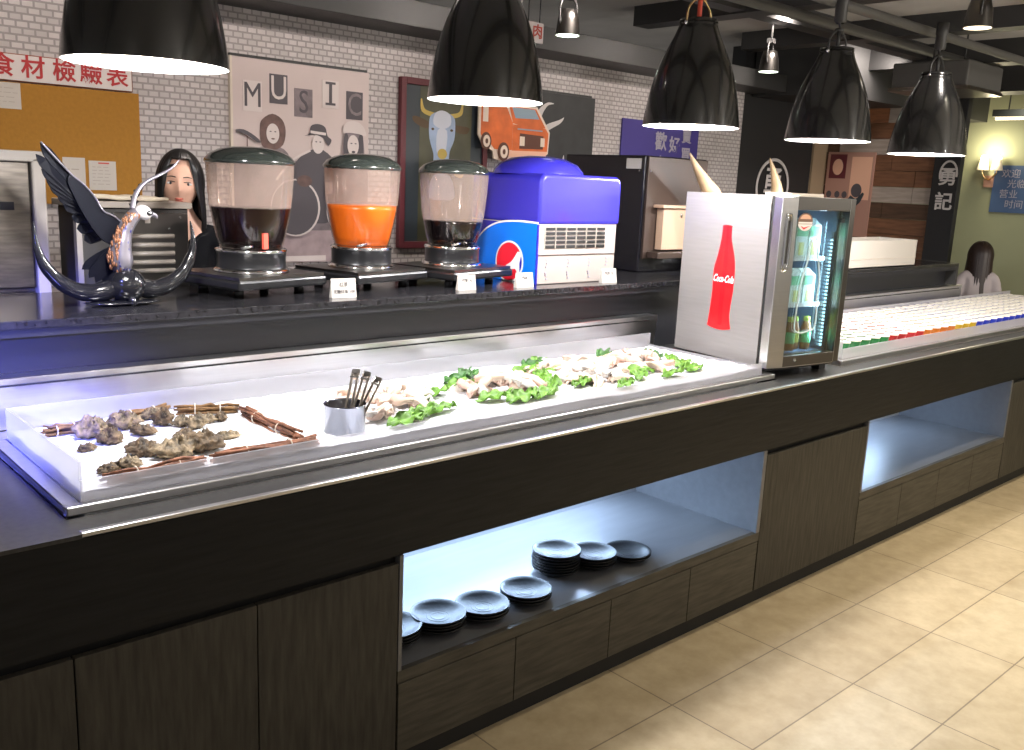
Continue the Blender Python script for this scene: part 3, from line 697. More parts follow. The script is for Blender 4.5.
# contents
def carton(x, y, z, w, d, h, label, cap=True):
    t = thing('drink_carton', label, 'carton', (0, 0, 0), 0, 'cartons in the fridge')
    t.matrix_world = Matrix.Translation((fx, fy, .95)) @ Matrix.Rotation(TH, 4, 'Z') @ Matrix.Translation((x, y, z))
    b = MB(); b.box(-w / 2, w / 2, -d / 2, d / 2, 0, h * .82, 'carton_white'); b.prism([(-w / 2, -d / 2, h * .82), (-w / 2, d / 2, h * .82), (-w / 2, 0, h)], (w, 0, 0), 'carton_white'); b.build('carton_body', t)
    l = MB(); l.box(-w * .45, w * .45, -d / 2 - .001, -d / 2, h * .55, h * .80, 'carton_green'); l.box(-w * .2, w * .2, -d / 2 - .0011, -d / 2, h * .08, h * .4, 'carton_yellow'); l.build('printed_panel', t)
n3 = ['left', 'middle', 'right']
for i in range(3):
    carton(.165 + .082 * i, .125, SH[1] + .0065, .074, .075, .165, 'white and green drink carton on the top fridge shelf, %s one' % n3[i])
    carton(.160 + .082 * i, .125, SH[0] + .0065, .074, .075, .150, 'pale green drink carton on the lower fridge shelf, %s one' % n3[i])
for i in range(5):
    t = thing('drink_bottle', 'yellow capped drink bottle on the fridge floor, %s' % ['at the far left', 'second from left', 'in the middle', 'second from right', 'at the far right'][i], 'bottle', (0, 0, 0), 0, 'bottles on the fridge floor')
    t.matrix_world = Matrix.Translation((fx, fy, .95)) @ Matrix.Rotation(TH, 4, 'Z') @ Matrix.Translation((.150 + .052 * i, .105 + .02 * (i % 2), .0425))
    MB().lathe([(.0, 0), (.021, 0), (.022, .01), (.022, .09), (.016, .115), (.011, .125), (.0, .126)], (0, 0, 0), 'bottle_brown', 16).build('glass_body', t)
    MB().lathe([(.013, .122), (.014, .124), (.014, .142), (.0, .144)], (0, 0, 0), 'cap_yellow', 16).build('cap', t)
    MB().lathe([(.0226, .03), (.0228, .032), (.0228, .078), (.0226, .08)], (0, 0, 0), 'carton_yellow' if i % 2 else 'carton_green', 16).build('wrapper', t)
# small box on the fridge
MBx = MB((3.60, .22, 1.64)); MBx.X = Matrix.Translation((fx, fy, .95)) @ Matrix.Rotation(TH, 4, 'Z')
MBx.o = Vector((0, 0, 0)); MBx.box(.24, .45, .16, .30, H_ + .0005, H_ + .014, 'cream'); MBx.build('paper_pad'); tag(bpy.data.objects['paper_pad'], 'thin cream pad lying on top of the glass door fridge', 'pad')

# ================================================================== PENDANT LAMPS
PROF = [(1.0, 0), (.985, .07), (.96, .155), (.915, .28), (.867, .39), (.79, .52), (.707, .63), (.625, .72), (.547, .80), (.475, .87), (.425, .93), (.40, .965), (.39, 1.0)]
def pendant(x, y, zr, label, dark=False, first=[None]):
    if first[0] is None:
        R, H = .182, .375; t = thing('pendant_lamp', label, 'pendant lamp', (x, y, zr), 0, 'black pendant lamps over the counter')
        b = MB(); b.lathe([(r * R, h * H) for r, h in PROF] + [(.30 * R, H + .002), (.0, H + .003)], (0, 0, 0), 'shade_black', 56); ls_ = b.build('lamp_shade', t)
        b = MB(); b.lathe([(R, 0), (R - .0045, -.0005)] + [(r * R - .005, h * H) for r, h in PROF[1:-1]] + [(.0, H * .965)], (0, 0, 0), 'shade_white', 56); b.build('reflector', ls_)
        bulb_ = MB(); bulb_.lathe([(.0, .075), (.03, .08), (.048, .10), (.055, .13), (.045, .165), (.025, .20), (.022, .24), (.0, .24)], (0, 0, 0), 'bulb', 24)
        b = MB(); b.lathe([(.0235, .19), (.0235, .30), (.0, .31)], (0, 0, 0), 'black_plastic', 16); bulb_.build('bulb', b.build('bulb_socket', t))
        b = MB(); b.lathe([(.072, H), (.070, H + .012), (.0, H + .014)], (0, 0, 0), 'shade_black', 32); b.build('top_cap', ls_)
        b = MB(); b.tube(cr([(.072, 0, H - .006), (.066, 0, H + .045), (.030, 0, H + .078), (0, 0, H + .086), (-.030, 0, H + .078), (-.066, 0, H + .045), (-.072, 0, H - .006)], 5), .0042, 'brass', 8); bow = b.build('bow', t)
        for s in (-1, 1): k = MB(); k.ell((s * .074, 0, H - .006), (.008, .008, .008), 'chrome', 12, 8); k.build('bow_screw', bow)
        b = MB(); b.lathe([(.0, H + .012), (.009, H + .012), (.009, H + .082), (.0, H + .082)], (0, 0, 0), 'red_cord', 12); b.lathe([(.0, H + .080), (.022, H + .081), (.018, H + .092), (.0, H + .094)], (0, 0, 0), 'brass', 14); b.build('red_cord', t)
        b = MB(); top = 2.46 - zr
        b.tube([(.004, 0, H + .09), (-.006, 0, H + .13), (.003, 0, H + .17), (0, 0, top + .01)], .005, 'dark_metal', 8); b.build('hanging_hook', t)
        b = MB(); b.lathe([(.018, top - .10), (.026, top - .09), (.026, top - .03), (.0285, top - .026), (.0285, top + .028), (.0, top + .03)], (0, 0, 0), 'dark_metal', 18); b.build('track_clamp', t)
        l = bpy.data.lights.new('pendant_light', 'POINT'); l.energy = 66; l.color = (.97, .97, 1.0); l.shadow_soft_size = .045
        lo = bpy.data.objects.new('pendant_light', l); COL.objects.link(lo); lo.parent = t; lo.location = (0, 0, .035)
        first[0] = t; return t
    t = copy_tree(first[0]); t.location = (x, y, zr); t['label'] = label
    if dark:
        for ch in t.children:
            if ch.name.split('.')[0] in ('red_cord', 'bow'):
                for sl in ch.material_slots: sl.link = 'OBJECT'; sl.material = M['dark_metal']
                if ch.name.startswith('red_cord'): ch.name = 'cord'
    return t
pendant(.850, .335, 1.872, 'black bell pendant lamp nearest the camera, cut off by the top of the picture')
pendant(1.945, .430, 1.890, 'second black bell pendant lamp from the left, in front of the cow picture')
pendant(2.930, .380, 1.880, 'third black bell pendant lamp with a visible brass bow and red cord')
pendant(3.815, .310, 1.882, 'fourth black bell pendant lamp, above the glass door fridge', True)
pendant(4.640, .240, 1.866, 'farthest black bell pendant lamp, above the dessert cups', True)

# ================================================================== LEDGE OBJECTS
LZ = 1.2305
def dispenser(x, y, label, R, liquid, level, rz):
    t = thing('drink_dispenser', label, 'drink dispenser', (x, y, LZ), rz, 'drink dispensers on the ledge')
    b = MB(); b.box(-.19, .19, -.175, .175, .030, .062, 'black_plastic'); b.build('drip_tray', t, bevel=.008)
    b = MB(); b.box(-.182, .182, -.167, .167, .0625, .072, 'steel_dark'); b.build('tray_top', t)
    for sx in (-1, 1):
        for sy in (-1, 1): k = MB(); k.lathe([(.0, 0), (.018, 0), (.016, .030), (.0, .030)], (sx * .13, sy * .095, 0), 'black_plastic', 14); k.build('foot', t)
    k = R / .152
    b = MB(); b.lathe([(.0, .0725), (.135 * k, .0725), (.133 * k, .080), (.126 * k, .086), (.0, .087)], (0, 0, 0), 'chrome', 40); b.build('base_ring', t)
    b = MB(); b.lathe([(.123 * k, .087), (.121 * k, .094), (.121 * k, .138), (.124 * k, .142), (.0, .143)], (0, 0, 0), 'black_plastic', 40); b.build('pedestal', t)
    b = MB(); b.lathe([(.1245 * k, .1425), (.126 * k, .148), (.119 * k, .153), (.0, .154)], (0, 0, 0), 'chrome', 40); b.build('collar', t)
    pr = [(.108, .154), (.118, .185), (.130, .235), (.140, .285), (.146, .340), (.150, .400), (.152, .440)]
    lv = .154 + level * .286; lp = [(r * k - .004, z + .003) for r, z in pr if z < lv]; q = [i for i in range(len(pr)) if pr[i][1] < lv][-1]
    if q + 1 < len(pr):
        f = (lv - pr[q][1]) / (pr[q + 1][1] - pr[q][1]); lp.append(((pr[q][0] + f * (pr[q + 1][0] - pr[q][0])) * k - .004, lv))
    b = MB(); b.lathe([(.0, .1545)] + [(r * k, z) for r, z in pr if z < lv] + [(lp[-1][0] + .004, lv)], (0, 0, 0), 'bowl', 48); b.lathe([(lp[-1][0] + .004, lv)] + [(r * k, z) for r, z in pr if z > lv], (0, 0, 0), 'bowl_film', 48); bw = b.build('bowl', t)
    b = MB(); b.lathe([(.0, .157)] + lp + [(.0, lv)], (0, 0, 0), liquid, 48); b.build('drink', bw)
    b = MB(); b.lathe([(.153 * k, .436), (.157 * k, .440), (.156 * k, .448), (.140 * k, .466), (.105 * k, .483), (.055 * k, .492), (.0, .494)], (0, 0, 0), 'lid_smoke', 48); b.build('lid', t)
    b = MB(); b.tube([(-.105 * k, -.075, .158), (-.085 * k, -.085, .163), (-.07 * k, -.09, .167)], .006, 'chrome', 8); b.build('tap_lever', t)
    if liquid == 'tea':
        b = MB(); b.box(-.045, -.027, -.1225, -.112, .158, .21, 'red_cord'); b.build('red_paddle', t)
    return t
dispenser(1.492, 1.12, 'drink dispenser of dark tea, nearest the eagle ornament', .147, 'tea', .48, R_(12))
dispenser(1.958, 1.145, 'drink dispenser half full of orange juice', .143, 'juice', .53, R_(12))
dispenser(2.372, 1.11, 'drink dispenser of black drink beside the blue machine', .139, 'cola', .34, R_(12))
# price cards
def card(x, y, w, h, label, lines):
    t = thing('price_card', label, 'price card', (x, y, LZ), R_(-6), 'price cards on the ledge')
    b = MB(); b.prism([(-w / 2, -.012, 0), (-w / 2, .012, 0), (-w / 2, 0, h)], (w, 0, 0), 'paper'); b.build('card', t)
    for i, (q, sz) in enumerate(lines): text('lettering', q, sz, 'ink', t, (0, -.0132 + .012 * (h - .021 - i * .024) / h, h - .021 - i * .024), rot=(PI / 2 - math.atan(.012 / h), 0, 0), ext=.0005)
card(1.70, .86, .092, .066, 'small white price card on the ledge in front of the tea dispenser', (('红茶', .016), ('无糖红茶 100', .014)))
card(2.255, .87, .080, .058, 'small white price card on the ledge in front of the black drink', (('可樂 元', .015),))
card(2.54, .850, .085, .060, 'small white price card on the ledge against the logo of the blue machine', (('汽水', .015),))
card(3.04, .845, .085, .062, 'small white price card in front of the vents of the blue machine', (('汽水 元', .017),))
# blue drink machine
mx, my = 2.652, .895
dm = thing('soda_machine', 'blue and white soda machine with vents and a round red white blue logo', 'soda machine', (mx, my, LZ))
w, d = .485, .435
def roundrect(x0, x1, z0, z1, r): return [(x1, z0), (x1, z1 - r)] + [(x1 - r + r * math.cos(a), z1 - r + r * math.sin(a)) for a in [PI / 12 * i for i in range(1, 7)]] + [(x0 + r + r * math.cos(a), z1 - r + r * math.sin(a)) for a in [PI / 2 + PI / 12 * i for i in range(0, 7)]] + [(x0, z0)]
b = MB(); b.box(0.004, w - .004, 0.004, d, .0, .262, 'machine_white'); cab = b.build('cabinet', dm, bevel=.004)
b = MB(); pts = roundrect(-.004, w + .006, .248, .455, .035)
b.prism([(x, -.006, z) for x, z in pts], (0, d + .01, 0), 'machine_blue'); hood = b.build('hood', dm, bevel=.016, seg=4)
# side panel with its sweeping light blue field, facing the left
sp = MB(); sp.box(-.004, .0035, .0, d, .0, .2475, 'machine_blue'); side = sp.build('side_panel', dm)
f = MB(); f.flatx([(.006, .002), (.006, .245)] + [(p.x, p.y) for p in cr([(.006, .250, 0), (.12, .252, 0), (.24, .240, 0), (.33, .205, 0), (.392, .15, 0)], 6)] + [(.392, .002)], -.0062, 'machine_panel', .002); f.build('light_blue_field', side)
f = MB(); f.flatx([(p.x, p.y) for p in cr([(.0, .258, 0), (.12, .260, 0), (.24, .248, 0), (.33, .213, 0), (.396, .155, 0)], 6)] + [(p.x, p.y) for p in cr([(.396, .148, 0), (.33, .205, 0), (.24, .240, 0), (.12, .252, 0), (.0, .250, 0)], 6)], -.0062, 'logo_white', .0021); f.build('trim_line', side)
lc = (.165, .083)
g = MB(); g.flatx(circ(lc[0], lc[1], .088, .088, 40), -.0082, 'logo_white', .0019); lo = g.build('round_logo', side)
rr = .080
g = MB()
# y axis runs to the viewer's left: mirrored circle coordinates
def pc(a): return (lc[0] - rr * math.cos(a), lc[1] + rr * math.sin(a))
g.flatx([pc(a) for a in [R_(35) + R_(180) * i / 20 for i in range(21)]] + [(p.x, p.y) for p in cr([(lc[0] + .066, lc[1] - .044, 0), (lc[0] + .02, lc[1] - .018, 0), (lc[0] - .02, lc[1] + .006, 0), (lc[0] - .055, lc[1] + .052, 0)], 5)][1:-1], -.0092, 'logo_red', .001)
g.flatx([pc(a) for a in [R_(225) + R_(95) * i / 14 for i in range(15)]] + [(lc[0] - .04, lc[1] - .028), (lc[0] + .0, lc[1] - .034)], -.0092, 'logo_red', .001)
g.flatx([pc(a) for a in [R_(-30) + R_(52) * i / 10 for i in range(11)]] + [(lc[0] - .066, lc[1] - .004)], -.0092, 'machine_blue', .001)
g.build('logo_waves', lo)
v = MB()
for i in range(6):
    for j in range(5):
        v.box(.042 + i * .062, .095 + i * .062, -.0005, .004, .150 + j * .0185, .1625 + j * .0185, 'kick_black')
for i in range(6): v.box(.038 + i * .062, .041 + i * .062, -.0006, .004, .146, .240, 'vent_light')
v.build('vent_slots', cab)
v = MB(); v.box(.006, w - .006, -.0004, .004, .1215, .1235, 'dark_grey'); v.build('seam', cab)
v = MB()
for x in (.05, .18, .31, .42):
    for z in (.02, .035, .045, .07, .085, .10): v.box(x + .004 * math.sin(z * 90), x + .009 + .004 * math.sin(z * 90), -.0006, .004, z, z + .005, 'banner_white')
v.build('small_print', cab)
b = MB(); b.lathe([(.20, 0), (.195, .018), (.17, .045), (.12, .068), (.05, .078), (.0, .079)], (.19, .22, .450), 'machine_blue', 40); b.build('lid_dome', hood)
# ovens / coffee machine behind
ov = thing('black_oven', 'black boxy machine with a brown front behind the soda machine', 'oven', (3.56, 1.10, LZ)); c = ov.location
MB(c).box(3.56, 4.06, 1.12, 1.66, 1.232, 1.80, 'oven_black').build('body', ov, bevel=.006)
MB(c).box(3.575, 4.05, 1.105, 1.12, 1.30, 1.795, 'oven_brown').build('front_panel', ov, bevel=.002)
MB(c).box(3.66, 4.0, 1.06, 1.104, 1.345, 1.55, 'oven_beige').build('beige_drawer', ov, bevel=.003)
MB(c).box(3.63, 4.03, 1.04, 1.104, 1.551, 1.566, 'oven_beige').build('lip', ov, bevel=.002)
MB(c).box(3.60, 4.03, 1.03, 1.104, 1.305, 1.335, 'oven_brown').build('drip_shelf', ov, bevel=.003)
b = MB(c); b.ell((3.80, 1.058, 1.515), (.008, .006, .012), 'chrome', 10, 8); b.build('knob', ov)
b = MB(c)
for z in (1.73, 1.735):
    pass
b.ell((3.59, 1.103, 1.725), (.005, .004, .005), 'chrome', 8, 6); b.ell((3.559, 1.15, 1.725), (.004, .005, .005), 'chrome', 8, 6); b.build('screw', ov)
MB(c).box(3.5565, 3.5595, 1.14, 1.235, 1.735, 1.785, 'paper').build('paper_label', ov)
# white box on the far ledge
wb = thing('white_box', 'long white lidless box on the far end of the ledge right of the fridge', 'box', (5.42, .86, LZ)); c = wb.location
b = MB(c); x0, x1, y0, y1, z0, z1 = 4.95, 5.92, .80, 1.06, LZ, LZ + .165
b.box(x0, x1, y0, y0 + .008, z0, z1, 'box_white'); b.box(x0, x1, y1 - .008, y1, z0, z1, 'box_white'); b.box(x0, x0 + .008, y0, y1, z0, z1, 'box_white'); b.box(x1 - .008, x1, y0, y1, z0, z1, 'box_white'); b.box(x0, x1, y0, y1, z0, z0 + .008, 'box_white')
b.build('box_body', wb)
MB(c).box(x0, x1, y0 - .003, y0, z0 + .055, z0 + .058, 'cream').build('crease', wb)

# ---- eagle and horn ornament
eg = thing('eagle_ornament', 'black ornament of an eagle with raised wings on a pair of curved horns', 'ornament', (1.01, .98, LZ)); c = eg.location
b = MB(c); b.ell((1.00, .98, 1.2385), (.115, .055, .008), 'horn_black', 28, 8); b.ell((1.012, .98, 1.288), (.056, .050, .054), 'horn_black', 40, 24, None, lambda p, d: p * (1 + .045 * math.sin(20 * math.atan2(d.y, d.x)) * (1 - d.z * d.z)))
b.tube([(1.012, .955, 1.26), (1.014, .935, 1.245), (1.016, .93, 1.2315)], [.014, .011, .009], 'horn_black', 10); b.build('base', eg)
for nm, P in (('left', [(.985, 1.285), (.93, 1.270), (.875, 1.276), (.825, 1.305), (.785, 1.355), (.767, 1.41), (.763, 1.478)]), ('right', [(1.04, 1.283), (1.09, 1.273), (1.14, 1.286), (1.185, 1.318), (1.213, 1.365), (1.225, 1.415), (1.217, 1.482)])):
    pts = cr([(x, .98, z) for x, z in P], 6); n = len(pts)
    b = MB(c); b.tube(pts, [.0275 * (1 - .04 * math.sin(i)) * (1 - (i / (n - 1)) ** 1.8) + .0015 for i in range(n)], 'horn_black', 18); b.build('horn', eg)
b = MB(c); pts = cr([(1.008, .985, 1.32), (1.000, .985, 1.365), (1.004, .982, 1.415), (1.018, .98, 1.460), (1.040, .976, 1.495), (1.064, .972, 1.508), (1.085, .97, 1.503), (1.098, .969, 1.492)], 5)
rad = [.016, .020, .030, .036, .040, .041, .040, .038, .036, .034, .033, .031, .029, .027, .026, .0255, .025, .0248, .0248, .0245, .024, .023, .021, .0185, .016, .0135, .011, .009, .0075, .0065, .0055, .0048, .004, .003, .002, .001]
b.tube(pts, rad[:len(pts)], 'bird_silver', 16, flat=.85); b.build('bird_body', eg)
cp = MB(c)
for i in range(150):
    q = 1 + random.random() * 21; k = int(q); p = pts[k]; s_ = random.uniform(-.35, 1.5)      # s_: 0 = facing the viewer, 1.5 = left side
    ctr = p + Vector((-rad[k] * .98 * math.sin(s_), -rad[k] * .86 * math.cos(s_), 0))
    cp.ell(ctr, (.0045, .003, .0095), 'bird_copper' if (s_ > .35 or k > 15) else 'bird_blue', 7, 5, Euler((0, .25, s_)).to_matrix())
cp.build('chest_feathers', eg)
bk = MB(c); bk.tube(cr([(1.088, .969, 1.503), (1.103, .968, 1.499), (1.110, .968, 1.488)], 4), [.010, .009, .008, .007, .006, .005, .004, .002, .001], 'bird_silver', 10)
bk.build('beak', eg)
hd = MB(c); hd.ell((1.067, .970, 1.507), (.026, .0245, .0225), 'bird_head', 18, 12, Matrix.Rotation(.35, 3, 'Y')); hd.ell((1.078, .952, 1.506), (.012, .010, .008), 'horn_black', 10, 8); hd.build('head_cap', eg)
ey = MB(c); ey.ell((1.079, .9425, 1.508), (.004, .003, .004), 'bird_head', 8, 6); ey.build('eye', eg)
ft = MB(c)
for s in (-1, 1):
    ft.tube([(1.010 + s * .010, .982, 1.345), (1.011 + s * .012, .975, 1.322)], [.009, .007], 'bird_silver', 8)
    for a in (-.8, 0, .8): ft.tube([(1.011 + s * .012, .975, 1.328), (1.011 + s * .012 + .014 * math.sin(a), .975 - .014 * math.cos(a), 1.322)], [.004, .002], 'bird_silver', 6)
ft.build('talons', eg)
def feather(b, p, q, w, m, bendv=(0, 0, 0), nrm=(0, 1, 0), th=.0035):
    p, q, bv, nn = Vector(p), Vector(q), Vector(bendv), Vector(nrm).normalized(); d = q - p; a = d.cross(nn).normalized()
    A = []; B_ = []
    for i in range(11):
        t = i / 10; s = p + d * t + bv * math.sin(PI * t); ww = w * (.75 + .5 * math.sin(PI * min(1, t * .9))) * (1 if t < .8 else math.sqrt(max(0, (1 - t) / .2))); A.append(s + a * ww); B_.append(s - a * ww)
    b.prism([v - nn * th / 2 for v in A + B_[::-1][1:]], nn * th, m)
wg = MB(c); Y = .992
for k, (p, q, w) in enumerate((((.895, 1.565), (.799, 1.698), .0125), ((.885, 1.555), (.787, 1.665), .012), ((.890, 1.545), (.800, 1.625), .011), ((.895, 1.535), (.812, 1.600), .011), ((.905, 1.525), (.822, 1.578), .011), ((.92, 1.51), (.842, 1.552), .012), ((.935, 1.495), (.858, 1.525), .013), ((.95, 1.48), (.880, 1.490), .014), ((.965, 1.46), (.895, 1.455), .015), ((.98, 1.445), (.915, 1.42), .016))):
    feather(wg, (p[0], Y + .003 * k, p[1]), (q[0], Y + .012 + .004 * k, q[1]), w, 'wing_black', (0, .012, 0))
b_ = [(1.005, 1.475), (.985, 1.492), (.955, 1.508), (.935, 1.545), (.905, 1.582), (.872, 1.612), (.862, 1.59), (.878, 1.548), (.895, 1.51), (.92, 1.465), (.945, 1.43), (.975, 1.41), (1.0, 1.41)]
wg.prism([(x, Y - .006, z) for x, z in sm(b_)], (0, .012, 0), 'wing_black')
wg.build('wing', eg, bevel=.001)
we = MB(c); we.tube(cr([(1.005, .985, 1.478), (.985, .983, 1.495), (.955, .983, 1.511), (.935, .984, 1.548), (.905, .985, 1.585), (.870, .988, 1.616), (.799, .996, 1.699)], 6), .0028, 'bird_silver', 6)
we.build('wing_edge', eg)
w2 = MB(c)
lead = [(1.045, .995, 1.515), (1.060, 1.01, 1.555), (1.095, 1.03, 1.592), (1.150, 1.05, 1.618), (1.195, 1.065, 1.640), (1.228, 1.075, 1.668)]
L2 = cr(lead, 6); n = len(L2)
w2.tube(L2, [.009 * (1 - .75 * i / (n - 1)) for i in range(n)], 'bird_silver', 8)
for i in range(9):
    p = L2[3 + i * 3]; feather(w2, p, p + Vector((.05 - .004 * i, .13 - .006 * i, -.012)), .012, 'wing_black', (0, 0, .006), (-.45, .05, 1))
w2.build('wing', eg)
tl = MB(c)
for i, (dx, dz) in enumerate(((-.075, -.09), (-.055, -.105), (-.03, -.11), (-.09, -.065), (.04, -.075), (.055, -.06))):
    feather(tl, (.99, 1.0, 1.40), (.99 + dx, 1.015 + .003 * i, 1.40 + dz), .013, 'wing_black')
tl.build('tail', eg)
# ---- pale horns behind the fridge
ho = thing('horn_ornament', 'pair of pale ivory horns rising behind the glass door fridge', 'ornament', (4.08, .95, LZ)); c = ho.location
b = MB(c); b.lathe([(.0, 0), (.10, 0), (.10, .02), (.05, .035), (.045, .10), (.075, .15), (.0, .19)], c, 'horn_black', 28); b.build('base', ho)
for P in ([(4.06, 1.37), (3.97, 1.50), (3.905, 1.615), (3.83, 1.68), (3.75, 1.75), (3.685, 1.818)], [(4.12, 1.37), (4.33, 1.44), (4.46, 1.54), (4.475, 1.65), (4.435, 1.74), (4.375, 1.828)]):
    pts = cr([(x, .95, z) for x, z in P], 7); n = len(pts)
    b = MB(c); b.tube(pts, [.062 * (1 - (i / (n - 1)) ** 1.3) + .003 for i in range(n)], 'horn_ivory', 20); b.build('horn', ho)

# ================================================================== KITCHEN SIDE, LEFT
sf = thing('steel_cabinet', 'tall stainless steel fridge at the far left edge behind the ledge', 'steel cabinet', (.55, 1.7, 0)); c = sf.location
MB(c).box(.10, .915, 1.42, 1.95, .06, 1.665, 'steel_dark').build('body', sf, bevel=.004)
MB(c).box(.10, .868, 1.385, 1.419, 1.24, 1.640, 'steel_worn').build('door', sf, bevel=.004)
MB(c).box(.10, .868, 1.385, 1.419, .10, 1.225, 'steel_worn').build('door', sf, bevel=.004)
MB(c).box(.872, .912, 1.37, 1.419, .06, 1.655, 'trim_grey').build('side_trim', sf, bevel=.006)
MB(c).box(.09, .92, 1.37, 1.96, 1.641, 1.675, 'trim_grey').build('top_edge', sf, bevel=.004)
MB(c).box(.775, .815, 1.372, 1.3845, 1.490, 1.515, 'kick_black').build('latch', sf)
b = MB(c)
for x in (.20, .85): b.box(x - .03, x + .03, 1.5, 1.9, 0, .06, 'black_plastic')
b.build('feet', sf)
gm = thing('grey_machine', 'dark grey vented kitchen machine in front of the person', 'kitchen machine', (1.22, 1.5, 0)); c = gm.location
MB(c).box(1.015, 1.385, 1.39, 1.62, .0, 1.50, 'dark_grey').build('body', gm, bevel=.005)
MB(c).box(1.12, 1.378, 1.378, 1.389, 1.20, 1.485, 'steel_dark').build('front_panel', gm, bevel=.003)
MB(c).box(1.000, 1.395, 1.375, 1.635, 1.5005, 1.522, 'vent_light').build('top_plate', gm, bevel=.003)
MB(c).box(0.997, 1.0145, 1.372, 1.40, 1.0, 1.500, 'trim_grey').build('side_trim', gm)
b = MB(c)
for i in range(5): b.tube([(1.165, 1.376, 1.405 - i * .030), (1.325, 1.376, 1.405 - i * .030)], .0085, 'vent_light', 8)
b.build('vent_slats', gm)
MB(c).box(1.225, 1.243, 1.3745, 1.3778, 1.45, 1.478, 'paper').build('tag', gm)
b = MB(c)
for x, z in ((1.17, 1.43), (1.31, 1.43), (1.35, 1.47)): b.ell((x, 1.376, z), (.005, .004, .005), 'chrome', 8, 6)
b.build('screw', gm)
b = MB((1.15, 1.5, 1.5225))
b.grid(24, 10, lambda u, v: (1.02 + u * .30, 1.40 + v * .2, 1.530 + .008 * (.5 + .5 * math.sin(6 * u + 2 * v)) * (1 - u) + .006 * noise.noise((u * 6, v * 4, 2))), 'cloth_cream')
tag(b.build('folded_cloth', solid=.012), 'cream folded cloth lying on the dark grey machine', 'cloth')

# ================================================================== WALL ITEMS
cb = MB((1.1, 2.58, 1.25)); cb.box(.30, 1.672, 2.580, 2.5985, 1.46, 1.965, 'cork'); tag(cb.build('pin_board'), 'brown pin board on the brick wall under the red lettered sign', 'pin board')
sg = thing('menu_sign', 'white sign with red Chinese characters above the brown pin board', 'sign', (1.15, 2.59, 1.965)); c = sg.location
MB(c).box(.55, 1.645, 2.574, 2.598, 1.968, 2.082, 'sign_edge').build('frame', sg, bevel=.004)
MB(c).box(.556, 1.639, 2.570, 2.5735, 1.973, 2.077, 'sign_white').build('face', sg)
for ch, x in zip('食材檢驗表', (1.105, 1.225, 1.350, 1.462, 1.575)): text('lettering', ch, .098, 'sign_red', sg, (x - c[0], 2.5685 - c[1], 2.026 - c[2]), ext=.001, bold=.0016)
def sheet(x0, x1, z0, z1, y, label, red=False, n=6):
    t = thing('paper_sheet', label, 'paper', ((x0 + x1) / 2, y, z0)); c = t.location
    MB(c).box(x0, x1, y, y + .0015, z0, z1, 'paper').build('sheet', t)
    b = MB(c); h = (z1 - z0)
    for i in range(n):
        z = z1 - h * (.22 + .7 * i / n); x = x0 + .015
        while x < x1 - .03:
            w_ = random.uniform(.010, .035); b.box(x, min(x + w_, x1 - .012), y - .0006, y - .0001, z, z + h * .02, 'vent_light'); x += w_ + .008
    b.build('printed_lines', t)
    if red: b = MB(c); b.box(x0 + (x1 - x0) * .35, x1 - (x1 - x0) * .25, y - .0006, y - .0001, z1 - h * .10, z1 - h * .05, 'ink_red'); b.build('red_heading', t)
sheet(1.435, 1.555, 1.525, 1.655, 2.578, 'white sheet with a red heading pinned at the bottom of the brown board', True)
sheet(1.325, 1.420, 1.42, 1.665, 2.578, 'plain pale sheet pinned left of the sheet with a red heading', n=2)
sheet(1.06, 1.172, 1.855, 1.962, 2.578, 'white sheet hanging under the red lettered sign at the left edge', n=4)

# ---- music poster
mp = thing('music_poster', 'large pinkish poster with collage letters and a three piece band', 'poster', (2.53, 2.59, 1.17)); c = mp.location
y = 2.582
MB(c).box(2.126, 2.928, y, 2.598, 1.170, 2.190, 'poster').build('board', mp)
MB(c).box(2.118, 2.130, y - .006, 2.598, 1.170, 2.190, 'cream').build('left_edge', mp)
MB(c).box(2.12, 2.91, y - .006, 2.598, 2.190, 2.202, 'dark_metal').build('hanging_bar', mp)
for ch, x0, x1, z0, z1, bg, fg, sc in (('M', 2.186, 2.289, 1.934, 2.081, 'poster_pale', 'poster_dark', .8), ('U', 2.332, 2.432, 1.982, 2.126, 'poster_dark', 'poster_pale', .85), ('S', 2.472, 2.577, 1.927, 2.069, 'poster_mid', 'poster_dark', .8), ('I', 2.635, 2.735, 1.985, 2.126, 'poster_pale', 'poster_dark', 1.1), ('C', 2.784, 2.887, 1.937, 2.083, 'poster_dark', 'poster_mid', .8)):
    b = MB(c); b.box(x0, x1, y - .003, y - .0003, z0, z1, bg); tl_ = b.build('letter_tile', mp)
    text('lettering', ch, (z1 - z0) * 1.15, fg, tl_, ((x0 + x1) / 2 - c[0], y - .0042 - c[1], (z0 + z1) / 2 - c[2]), ext=.0008, sx=sc, bold=0)
b = MB(c)   # serif bars on the I
for z in (2.000, 2.107): b.box(2.655, 2.715, y - .0045, y - .003, z, z + .012, 'poster_dark')
b.build('serif', mp)
FLY = [0.0]
def fl_(name, parts):
    b = MB(c)
    for i, (pts, m) in enumerate(parts):
        FLY[0] += .0006; b.flat(pts, y - .0006 - FLY[0], m, .0005)
    return b.build(name, mp)
fl_('stage_floor', [([(2.131, 1.172), (2.926, 1.172), (2.926, 1.34), (2.131, 1.34)], 'poster_floor'), ([(2.40, 1.176), (2.66, 1.176), (2.66, 1.205), (2.40, 1.205)], 'poster_pale')])
fl_('backdrop', [([(2.131, 1.34), (2.926, 1.34), (2.926, 1.68), (2.80, 1.73), (2.66, 1.66), (2.50, 1.70), (2.131, 1.70)], 'poster_mid')])
